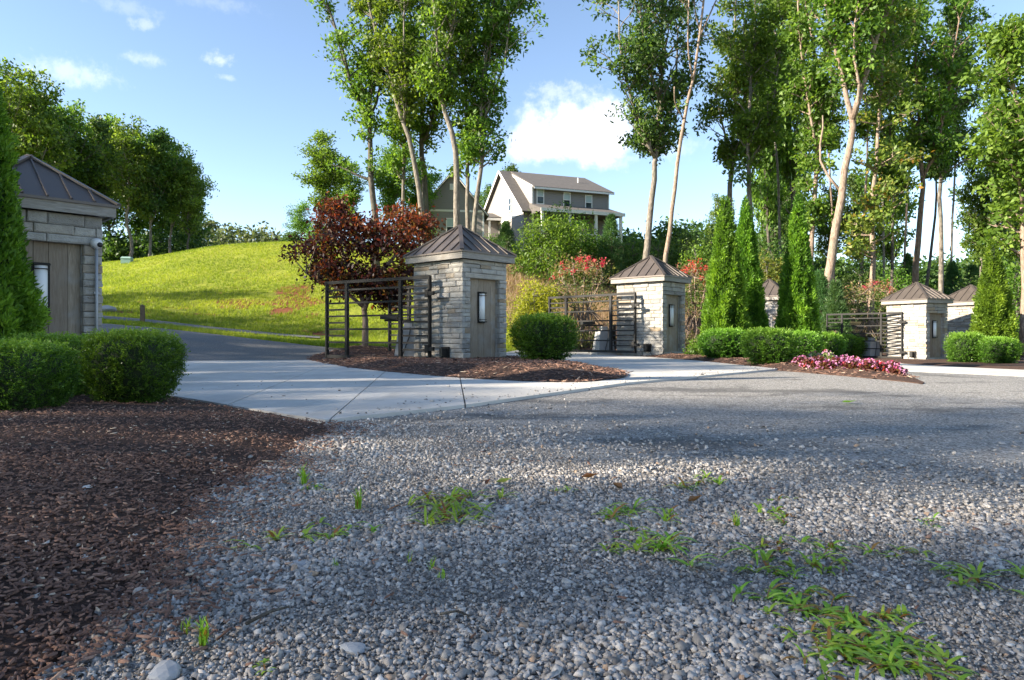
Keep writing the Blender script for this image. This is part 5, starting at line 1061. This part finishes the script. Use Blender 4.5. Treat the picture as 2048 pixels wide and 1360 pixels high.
bush('glossy bush in the gap between the evergreens', 1545, 38, 468, 90, 131, 'dark_leaf', 280, 15, .17, .25)
bush('dark green bush behind the right crape myrtle', 1715, 42, 520, 120, 132, 'dark_leaf', 300, 15, .17, .25)
bush('bush between the crape myrtle and the cream pillar', 1790, 40, 530, 90, 133, 'bright_leaf', 240, 15, .17, .25)
bush('tall bush at the right edge behind the conical evergreen', 2030, 33, 470, 120, 134, 'bright_leaf', 380, 15, .16, .24)
bush('bush behind the rearmost pillar', 1950, 36, 545, 90, 135, 'dark_leaf', 240, 15, .16, .24)
bush('bluish round shrub alone on the hill crest', 585, 57, 462, 36, 136, 'dark_leaf', 150, 14, .16, .2, group=None)
bush('low plants between the sunlit pillar and the twin evergreens', 1400, 19.6, 676, 60, 137, 'bright_leaf', 90, 12, .1, .1, name='bedding_plant', group=None)
bush('low evergreen bush on the bank left of the red maple trunk foot', 640, 60, 440, 60, 138, 'bright_leaf', 200, 14, .18, .25)
bush('dark bush below the left end of the house link', 985, 50, 470, 60, 139, 'dark_leaf', 200, 14, .17, .25)
bush('small bright sapling above the island pillar roof', 868, 44, 455, 24, 140, 'bright_leaf', 60, 12, .15, .15)

def pine(lb, px, d, ytop, wpx, seed, n=420):
    rg = np.random.default_rng(seed); X = (px - CX) / FPX * d; zb = z1(X, d); H = CZ + (HY - ytop) / FPX * d - zb; W = wpx / FPX * d / 2; t = thing('young_pine', lb, 'tree', (X, d, zb), 0, 'young pines on the bank')
    mb = MB().tube([(0, 0, -.1), (0.03, 0, H * .5), (0, .02, H * .98)], [.07, .05, .012], 6); cen = []; ax = []
    for k in range(n):
        f = rg.uniform(.08, 1); th = int(rg.integers(0, 7)) * .9 + f * 17 + rg.normal(0, .12); r = W * (1 - f) ** .8 * rg.uniform(.25, 1) + .03; c = np.array((r * math.cos(th), r * math.sin(th), H * f * .92 + .28 * r)); cen.append(c); ax.append((math.cos(th) * .6, math.sin(th) * .6, .75))
        if k % 5 == 0: mb.tube([(0, 0, max(.05, c[2] - .45 * r)), c], [.018, .006], 4, False)
    mb.build('trunk', M['pine_bark'], t, True); cen = np.array(cen); ax = np.array(ax); m = 26; c = np.repeat(cen, m, 0) + rg.normal(0, .05, (n * m, 3)); V, F = leaf_quads(c, .2, rg, 0, 0, .11, np.repeat(ax, m, 0) * .9)
    tn = np.clip(np.repeat(rg.uniform(.25, .85, n), m) + rg.normal(0, .1, n * m), 0, 1); mobj('needles', fast('needles', V, F, M['pine_needle'], tint=np.repeat(tn, 4)), t)
pine('soft young pine right of the island pillar roof below the house', 1012, 42, 440, 60, 151); pine('soft young pine below the right end of the house', 1222, 39, 420, 84, 152, 520)
pine('pale young pine at the foot of the big leaning trunk', 1672, 30.5, 556, 62, 153, 460); pine('young pine left of the foot of the big leaning trunk', 1640, 31.5, 535, 56, 154)
pine('dark young pine behind the cream pillar roof', 1905, 46, 520, 70, 155); pine('dark young pine between the right hand pillar roofs', 1945, 44, 525, 70, 156); pine('young pine behind the straight reddish trunk', 1815, 48, 500, 70, 157); pine('young pine beside the rearmost pillar', 1985, 47, 530, 80, 158)

# ---------------------------------------------------------------- house on the hill
hd_ = np.array((.937, .35)); gd_ = np.array((-.35, .937))
HO = np.array((1.11, 66.0)); HRZ = math.atan2(.35, .937)
house = thing('house', 'grey sided two storey house with long shingle roof on the hill', 'house', (HO[0], HO[1], 8.4), HRZ)
# local x along the front, local y to the back, z from 8.4
zc = lambda z: z - 8.4
L, D = 9.3, 11.0; apex_y = 6.2; zf, za, zb_ = zc(12.9), zc(17.85), zc(14.7); zd = zc(15.15)
def prism(pts_yz, x0, x1, name, m, parent):
    n = len(pts_yz); mb = MB(); mb.V = [(x0, y, z) for y, z in pts_yz] + [(x1, y, z) for y, z in pts_yz]; mb.F = [tuple(range(n))[::-1], tuple(range(n, 2 * n))] + [(i, (i + 1) % n, n + (i + 1) % n, n + i) for i in range(n)]
    return mb.build(name, m, parent)
prism([(0, 0), (0, zf), (apex_y, za), (D, zb_), (D, 0)][::-1], 0, .9, 'gable_wall', M['siding'], house)
prism([(-.02, 0), (-.02, zd), (apex_y, za - .12), (D, zb_), (D, 0)][::-1], .9, L, 'wall', M['siding'], house)
# gable strip of the main roof, dormer roof, back slope
def slab(a, b, c, d, th, name, m, parent):
    a, b, c, d = map(Vector, (a, b, c, d)); n = (b - a).cross(d - a).normalized() * th
    mb = MB(); mb.V = [tuple(v) for v in (a, b, c, d, a + n, b + n, c + n, d + n)]; mb.F = [(3, 2, 1, 0), (4, 5, 6, 7), (0, 1, 5, 4), (1, 2, 6, 5), (2, 3, 7, 6), (3, 0, 4, 7)]; return mb.build(name, m, parent)
sl = (za - zf) / apex_y
slab((-.35, -.5, zf - .5 * sl), (1.0, -.5, zf - .5 * sl), (1.0, apex_y, za), (-.35, apex_y, za), .18, 'roof', M['shingle'], house)
rf = slab((.9, -.5, zd + .02 - .5 * (za - zd) / apex_y), (L + .35, -.5, zd + .02 - .5 * (za - zd) / apex_y), (L + .35, apex_y, za + .03), (.9, apex_y, za + .03), .16, 'roof', M['shingle'], house)
slab((-.35, apex_y, za), (L + .35, apex_y, za), (L + .35, D + .5, zb_ - .3), (-.35, D + .5, zb_ - .3), .16, 'roof', M['shingle'], house)
MB().tube([(L - 2, 3.0, zd + 1.0), (L - 2, 3.0, zd + 2.0)], .07, 8).build('vent_pipe', M['trim'], rf)
# trim: rakes, corner boards, band
MB().bar((-.38, -.52, zf - .5 * sl + .05), (-.38, apex_y, za + .06), .04, .26).build('rake_board', M['trim'], house); MB().bar((-.38, apex_y, za + .06), (-.38, D + .5, zb_ - .24), .04, .26).build('rake_board', M['trim'], house)
MB().box((.86, -.06, 0), (1.02, -.021, zd)).build('corner_board', M['trim'], house); MB().box((L - .1, -.06, 0), (L + .02, -.021, zd - .1)).build('corner_board', M['trim'], house); MB().box((-.04, 0, zc(12.5)), (-.002, D, zc(12.72))).build('band_board', M['trim'], house)
MB().bar((.9, -.52, zd - .18), (L + .35, -.52, zd - .18), .05, .2).build('fascia_board', M['trim'], house); MB().bar((.88, -.1, zd + .0), (.88, apex_y * .96, za - .22), .04, .2).build('rake_board', M['trim'], house)
def window(parent, x, z, w, h, face='front', y=-.021, blind=True):
    fr = MB(); t = .09
    if face == 'front':
        for lo, hi in (((x - w / 2 - t, y - .06, z - h / 2 - t), (x + w / 2 + t, y, z - h / 2)), ((x - w / 2 - t, y - .06, z + h / 2), (x + w / 2 + t, y, z + h / 2 + t)), ((x - w / 2 - t, y - .06, z - h / 2), (x - w / 2, y, z + h / 2)), ((x + w / 2, y - .06, z - h / 2), (x + w / 2 + t, y, z + h / 2)), ((x - w / 2, y - .05, z - .03), (x + w / 2, y, z + .03))): fr.box(lo, hi)
        f = fr.build('window', M['trim'], parent)
        MB().box((x - w / 2, y - .02, z + .03), (x + w / 2, y - .001, z + h / 2)).build('pane', M['blind' if blind else 'glass'], f); MB().box((x - w / 2, y - .02, z - h / 2), (x + w / 2, y - .001, z - .03)).build('pane', M['glass'], f)
    else:
        for lo, hi in (((y - .06, x - w / 2 - t, z - h / 2 - t), (y, x + w / 2 + t, z - h / 2)), ((y - .06, x - w / 2 - t, z + h / 2), (y, x + w / 2 + t, z + h / 2 + t)), ((y - .06, x - w / 2 - t, z - h / 2), (y, x - w / 2, z + h / 2)), ((y - .06, x + w / 2, z - h / 2), (y, x + w / 2 + t, z + h / 2)), ((y - .05, x - w / 2, z - .03), (y, x + w / 2, z + .03))): fr.box(lo, hi)
        f = fr.build('window', M['trim'], parent)
        MB().box((y - .02, x - w / 2, z + .03), (y - .001, x + w / 2, z + h / 2)).build('pane', M['glass'], f); MB().box((y - .02, x - w / 2, z - h / 2), (y - .001, x + w / 2, z - .03)).build('pane', M['glass'], f)
window(house, 1.75, zc(14.25), .62, 1.35); window(house, 7.0, zc(14.0), .62, 1.35); window(house, 4.6, zc(14.1), .62, 1.35)
window(house, 3.7, zc(14.0), .7, 1.25, 'side', -.002); window(house, 3.6, zc(10.6), .9, 1.4, 'side', -.002); window(house, 2.2, zc(10.6), .9, 1.5); window(house, 6.2, zc(10.6), .9, 1.5)
# porch
pz = zc(12.55)
pr = MB(); pr.V = [(.6, -3.0, pz), (L + .1, -3.0, pz), (L + .1, -.03, pz + .95), (.6, -.03, pz + .95), (.6, -3.0, pz - .25), (L + .1, -3.0, pz - .25), (L + .1, -.03, pz - .25), (.6, -.03, pz - .25)]; pr.F = [(0, 1, 2, 3), (7, 6, 5, 4), (4, 5, 1, 0), (5, 6, 2, 1), (6, 7, 3, 2), (7, 4, 0, 3)]
po = pr.build('porch_roof', M['shingle'], house); MB().box((.55, -3.05, pz - .3), (L + .15, -3.001, pz + .02)).build('fascia_board', M['trim'], po)
for x in (.8, 3.6, 6.4, 9.1): MB().box((x - .12, -2.9, 0), (x + .12, -2.66, pz - .251)).build('porch_column', M['trim'], house)
rl = MB().box((.8, -2.82, zc(10.3)), (9.1, -2.74, zc(10.38))); rl.build('porch_rail', M['trim'], house)
for x in np.arange(1.05, 9.0, .3): MB().box((x, -2.8, zc(9.5)), (x + .05, -2.76, zc(10.3))).build('baluster', M['trim'], house)
MB().box((.7, -3.0, -.6), (L, -.03, zc(9.4))).build('porch_floor', M['brickred'], house)
# garage with gable to the road, and the link between them
gar = thing('garage', 'grey sided garage gable left of the house', 'house', (P(905, 480, 62)[0], 62, 7.6), R(8))
gw, ge, gaz, gl = 2.85, 11.9 - 7.6, 15.4 - 7.6, 5.0
def gpr(x0, x1, name, m): pass
mb = MB(); mb.V = [(-gw, 0, 0), (gw, 0, 0), (gw, 0, ge), (0, 0, gaz), (-gw, 0, ge), (-gw, gl, 0), (gw, gl, 0), (gw, gl, ge), (0, gl, gaz), (-gw, gl, ge)]; mb.F = [(0, 1, 2, 3, 4), (9, 8, 7, 6, 5), (0, 5, 6, 1), (1, 6, 7, 2), (5, 0, 4, 9), (4, 3, 8, 9), (3, 2, 7, 8)]; mb.build('wall', M['siding'], gar)
sg = (gaz - ge) / gw
for s in (-1, 1):
    q = [(s * (gw + .35), -.4, ge - .35 * sg + .02), (0, -.4, gaz + .02), (0, gl + .3, gaz + .02), (s * (gw + .35), gl + .3, ge - .35 * sg + .02)]
    if s < 0: q = [q[0], q[1], q[2], q[3]][::-1]
    slab(*q[::-1], .15, 'roof', M['shingle'], gar); MB().bar((s * (gw + .36), -.42, ge - .36 * sg + .08), (0, -.42, gaz + .1), .05, .26, (0, -1, 0)).build('rake_board', M['trim'], gar)
MB().box((-gw, -.03, ge + .02), (gw, -.001, ge + .2)).build('band_board', M['trim'], gar); MB().box((-gw, -.03, 1.35), (gw, -.001, 1.55)).build('skirt_board', M['trim'], gar)
MB().box((gw - .12, -.036, 0), (gw + .02, -.002, ge)).build('corner_board', M['trim'], gar); MB().box((-.25, -.06, gaz - 1.5), (.15, -.001, gaz - .95)).build('gable_vent', M['trim'], gar)
window(gar, -.15, 2.95, .7, 1.4, y=-.002)
lk = thing('link_passage', 'low roofed link between garage and house', 'house', (P(975, 480, 72)[0], 72, 8.2), R(12))
MB().box((-1.6, .5, 0), (2.0, 4, 4.9)).build('wall', M['siding'], lk); slab((-1.7, -.3, 4.8), (2.1, -.3, 4.8), (2.1, 2.5, 5.7), (-1.7, 2.5, 5.7), .15, 'roof', M['shingle'], lk); MB().box((-1.7, -.36, 4.6), (2.1, -.301, 4.85)).build('fascia_board', M['trim'], lk)
for x in (-1.2, .2, 1.7): MB().box((x - .1, -.2, 0), (x + .1, 0, 4.6)).build('post', M['trim'], lk)
MB().box((-.6, .44, .6), (.3, .499, 2.8)).build('door', M['trim'], lk)

# ---------------------------------------------------------------- grass, weeds, flowers
rg = np.random.default_rng(301)
def blades(base, h, w, rg, m=5, lean=.35):
    n = len(base); c = np.repeat(base, m, 0) + np.append(rg.normal(0, .03, (n * m, 2)), np.zeros((n * m, 1)), 1); th = rg.uniform(0, 6.28, n * m); d = np.stack([np.cos(th), np.sin(th), np.zeros(n * m)], 1); hh = h * rg.uniform(.5, 1.3, (n * m, 1)); ln = rg.uniform(.1, lean * 2, (n * m, 1))
    s = np.stack([-np.sin(th), np.cos(th), np.zeros(n * m)], 1) * w; up = np.array((0, 0, 1.))
    V = np.stack([c - s, c + s, c + d * hh * ln + up * hh], 1).reshape(-1, 3); return V, np.arange(3 * n * m).reshape(-1, 3)
pts = []
k = 52000; px = rg.uniform(150, 1120, k); d = rg.uniform(20, 58, k) ** 1.0; X = (px - CX) / FPX * d; z = zt(X, d)
ok = ~inside(DRIVE, X, d) & ~inside(PATHP, X, d) & ~inside(APRON, X, d) & ~inside(ISLAND, X, d) & (d > 20.3) & ~inside(BED3, X, d) & (fnoise(X, d, .6, 5.0) > -.45)
base = np.stack([X, d, z - .035], 1)[ok]; V, F = blades(base, .13, .013, rg, 4, .6)
tn = np.clip(.5 + .5 * fnoise(base[:, 0], base[:, 1], .25, 2.0) + rg.normal(0, .15, len(base)), 0, 1)
props(mobj('grass', fast('grass', V, F, M['grass_blade'], tint=np.repeat(tn, 12))), 'short rough grass on the hill', kind='stuff')
k = 9000; px = rg.uniform(1000, 1420, k); d = rg.uniform(29, 44, k); X = (px - CX) / FPX * d; base = np.stack([X, d, zt(X, d) - .04], 1); V, F = blades(base, .38, .012, rg, 4, .4)
props(mobj('dry_grass', fast('dry_grass', V, F, M['straw'], tint=np.repeat(rg.uniform(0, 1, k), 12))), 'tall dry brown grass on the bank', kind='stuff')
# low weeds in the gravel
def weed(px, py, size, lab, kind, seed, tall=.25, nb=26):
    rg = np.random.default_rng(seed); g = gp(px, py); b = np.array((g[0], g[1], z1(*g) + .008)); Vs = []; Fs = []; T = []
    nr = max(3, nb // 6); crowns = [(0, 0)] + [tuple(rg.normal(0, size * .45, 2)) for _ in range(nr - 1)] if kind == 'spread' else [(0, 0)]
    for cx, cy in crowns[1:]:
        i0 = len(Vs); q0 = np.array((0, 0, .004)); q1 = np.array((cx, cy, .005)); sd_ = np.array((-cy, cx, 0)) / (math.hypot(cx, cy) + 1e-6) * .0012; mid_ = (q0 + q1) / 2 + np.array((0, 0, .006))
        Vs += [q0 - sd_, q0 + sd_, mid_ - sd_, mid_ + sd_, q1 - sd_, q1 + sd_]; T += [1.0] * 6; Fs += [(i0, i0 + 1, i0 + 3, i0 + 2), (i0 + 2, i0 + 3, i0 + 5, i0 + 4)]
    for cx, cy in crowns:
        m = max(6, nb // len(crowns))
        for k in range(m):
            th = rg.uniform(0, 6.28); el = rg.uniform(-.25, .28) if kind == 'spread' else rg.uniform(.7, 1.45); L = size * rg.uniform(.3, .62); w = min(.0052, size * .035 + .0008) * rg.uniform(.7, 1.3) * (1 if kind == 'spread' else .5); p0 = np.array((cx, cy, 0)) + rg.normal(0, .004, 3)
            d = np.array((math.cos(th), math.sin(th), 0)); s = np.array((-math.sin(th), math.cos(th), 0)); q = [p0]; e = el + .5
            for j in range(3): q.append(q[-1] + (d * math.cos(e) + np.array((0, 0, 1)) * math.sin(e)) * L / 3); e -= .42
            i0 = len(Vs); ws = (w * .6, w, w * .8, 0.0006)
            for qq, ww in zip(q, ws): Vs += [qq - s * ww, qq + s * ww]; T += [0, 0]
            tt = np.clip(rg.normal(.45, .2), 0, .88) if rg.uniform() > .1 else 1.0; T[-8:] = [tt] * 8
            Fs += [(i0 + 2 * j, i0 + 2 * j + 1, i0 + 2 * j + 3, i0 + 2 * j + 2) for j in range(3)]
    o = mobj('weed', fast('weed', np.array(Vs), np.array(Fs), M['weed_blade'], tint=np.array(T)), None, tuple(b)); o.data.materials[0] = M['weed_blade']; return props(o, lab, 'weed', 'weeds growing in the gravel')
W = [(608, 972, .16, 'upright grass tuft near the mulch corner', 'tuft', 40), (628, 980, .10, 'yellow green weed right of the mulch corner tuft', 'spread', 20), (716, 1022, .15, 'thin upright weed left of the big central pair', 'tuft', 26), (903, 1005, .2, 'upper weed of the big central pair', 'spread', 60),
     (892, 1042, .24, 'lower weed of the big central pair with long runners', 'spread', 70), (602, 1082, .16, 'flat star weed at left centre', 'spread', 36), (705, 1060, .10, 'small star weed left of the big central pair', 'spread', 20), (640, 1078, .07, 'tiny weed beside the flat star weed', 'spread', 14),
     (407, 1300, .11, 'yellow green grass tuft nearest the mulch at lower left', 'tuft', 30), (372, 1272, .05, 'small yellow weed left of the lower left tuft', 'tuft', 20), (525, 1340, .035, 'tiny bright weed at the bottom left edge', 'spread', 14), (1258, 1035, .2, 'wide flat weed right of centre', 'spread', 54),
     (1335, 1098, .2, 'larger flat weed below the wide flat weed', 'spread', 56), (1228, 1096, .11, 'reddish small weed left of the larger flat weed', 'spread', 26), (1398, 972, .17, 'weed highest on the right gravel', 'spread', 34), (1570, 1040, .13, 'weed alone right of the upper middle', 'spread', 26),
     (1473, 1058, .10, 'upright little weed right of the larger flat weed', 'tuft', 20), (1522, 1098, .11, 'thin flat weed in the right middle', 'spread', 20), (1662, 1100, .15, 'sparse weed with reddish stems in the right middle', 'spread', 30), (1540, 1145, .12, 'weed above the small right cluster', 'spread', 28),
     (1588, 1152, .08, 'small right weed between two others', 'spread', 20), (1655, 1147, .12, 'right weed of the small cluster', 'spread', 26), (1958, 1172, .16, 'bright green weed alone near the right edge', 'spread', 44), (1535, 1205, .12, 'weed at the upper left end of the big lower right patch', 'spread', 34),
     (1610, 1235, .10, 'weed at the left of the big lower right patch', 'spread', 34), (1660, 1232, .12, 'weed at the top of the big lower right patch', 'spread', 46), (1700, 1262, .14, 'densest weed of the big lower right patch', 'spread', 64), (1770, 1245, .10, 'weed at the right of the big lower right patch', 'spread', 34),
     (1700, 1290, .09, 'weed in the lower middle of the big patch', 'spread', 30), (1800, 1310, .12, 'weed at the lower right of the big patch', 'spread', 44), (1690, 1330, .13, 'weed at the bottom edge left in the big patch', 'spread', 48), (1640, 1322, .08, 'weed at the lower left of the big patch', 'spread', 26),
     (1840, 1345, .1, 'weed at the bottom edge right in the big patch', 'spread', 34), (1580, 1275, .05, 'tiny weed left of the big patch', 'spread', 14), (1780, 1340, .1, 'weed at the bottom edge in the middle of the big patch', 'spread', 34), (862, 1145, .07, 'short upright grass shoot in the lower centre', 'tuft', 9), (818, 1132, .055, 'single grass shoot left in the lower centre', 'tuft', 6),
     (884, 1165, .05, 'bluish grass shoot right in the lower centre', 'tuft', 10), (668, 1140, .05, 'lone grass shoot below the flat star weed', 'tuft', 7), (1135, 988, .08, 'small weed right of the pale leaf', 'spread', 16), (1560, 1005, .08, 'faint weed high on the right gravel', 'spread', 14), (418, 945, .04, 'tiny green sprout in the mulch', 'spread', 9),
     (1840, 1112, .09, 'thin weed by a white stone at the right', 'spread', 14), (1850, 1052, .08, 'faint weed high near the right edge', 'spread', 10)]
for i, (px, py, s, lb, kd, nb) in enumerate(W): weed(px, py, s, lb, kd, 400 + i, nb=nb)
def fallen_leaf(px, py, L, m, lb, t=.6, rz=0.3):
    g = gp(px, py); z = z1(*g) + .02; V = np.array([(-L / 2, 0, 0), (-.1 * L, .22 * L, .012), (.25 * L, .17 * L, .008), (L / 2, 0, .012), (.25 * L, -.17 * L, .014), (-.1 * L, -.22 * L, .016), (0, 0, -.004)]); F = np.array([(6, i, (i + 1) % 6) for i in range(6)])
    o = mobj('fallen_leaf', fast('fallen_leaf', V, F, M[m], tint=np.full(7, t)), None, (g[0], g[1], z), rz); props(o, lb, 'leaf')
fallen_leaf(1008, 972, .075, 'pale_leaf', 'pale green fallen leaf right of the central weeds', .6); fallen_leaf(1698, 808, .17, 'weed_blade', 'green fallen leaf lying on the road', .3); fallen_leaf(975, 975, .05, 'dead_leaf', 'brown fallen leaf beside the pale green leaf', .7, 1.2); fallen_leaf(1180, 962, .09, 'dead_leaf', 'rusty leaf litter at the gravel top', .8); fallen_leaf(1236, 984, .07, 'dead_leaf', 'red brown leaf right of the gravel middle', .5, 2.); fallen_leaf(1390, 1010, .08, 'dead_leaf', 'tan leaf below the highest right weed', .9, .6)

# bedding flowers in front of the hedge
def flower(px, py, w, h, lb, seed, tl, tp, leafm='bronze_leaf', grp='pink and purple bedding flowers'):
    rg = np.random.default_rng(seed); g = gp(px, py); b = (g[0], g[1], float(bed_z(BED3, g[0], g[1])[0]) if inside(BED3, np.array([g[0]]), np.array([g[1]]))[0] else z1(*g) + .03); t = thing('flower_plant', lb, 'flower', b, 0, grp)
    n = 380; v = rg.normal(0, 1, (n, 3)); v /= np.linalg.norm(v, axis=1)[:, None]; v[:, 2] = abs(v[:, 2]); v *= rg.uniform(.5, 1, (n, 1)); c = v * np.array((w / 2, w / 2, h)); V, F = leaf_quads(c, .05, rg, 1.2, 0, .6); mobj('foliage', fast('foliage', V, F, M[leafm], tint=np.repeat(rg.uniform(0, 1, n), 4)), t)
    n = 30; v = rg.normal(0, 1, (n, 3)); v /= np.linalg.norm(v, axis=1)[:, None]; v[:, 2] = abs(v[:, 2]); c = v * np.array((w / 2, w / 2, h)) * 1.05; c = np.repeat(c, 5, 0); V, F = leaf_quads(c, .034, rg, 2.5, -.2, .9); tt = np.clip(np.repeat(rg.normal(tp, .22, n), 5), 0, 1); mobj('petals', fast('petals', V, F, M['petal'], tint=np.repeat(tt, 4)), t)['kind'] = 'stuff'
    MB().tube([(0, 0, -.03), (0, 0, h * .5)], .008, 5).build('stem', M['dark_bark'], t)
FL = ['leftmost', 'second', 'third', 'fourth', 'fifth', 'sixth', 'seventh', 'eighth', 'ninth', 'tenth', 'eleventh', 'rightmost']
for i, px in enumerate(np.linspace(1602, 1790, 12)):
    y = 738 + (px - 1600) * .062 + (0, 3, -1, 4, 1)[i % 5]; tp = .62 if i < 4 else (.45 if i < 8 else (.5 if i != 9 else .95))
    flower(px, y, .32, .14, f'{FL[i]} pink flowering plant in the bed before the hedge, counting from the left', 600 + i, .5, tp)
for i, px in enumerate(np.linspace(1640, 1785, 7)): flower(px, 731 + (px - 1600) * .055, .32, .15, f'{FL[i] if i < 6 else "last"} pink flowering plant of the rear flower row, counting from the left', 640 + i, .5, .5)
flower(1655, 736, .3, .26, 'pale green leafy plant among the pink flowers', 660, .5, .7, 'pale_leaf'); flower(1628, 735, .26, .22, 'pale plant near the left end of the flower bed', 661, .5, .75, 'pale_leaf')
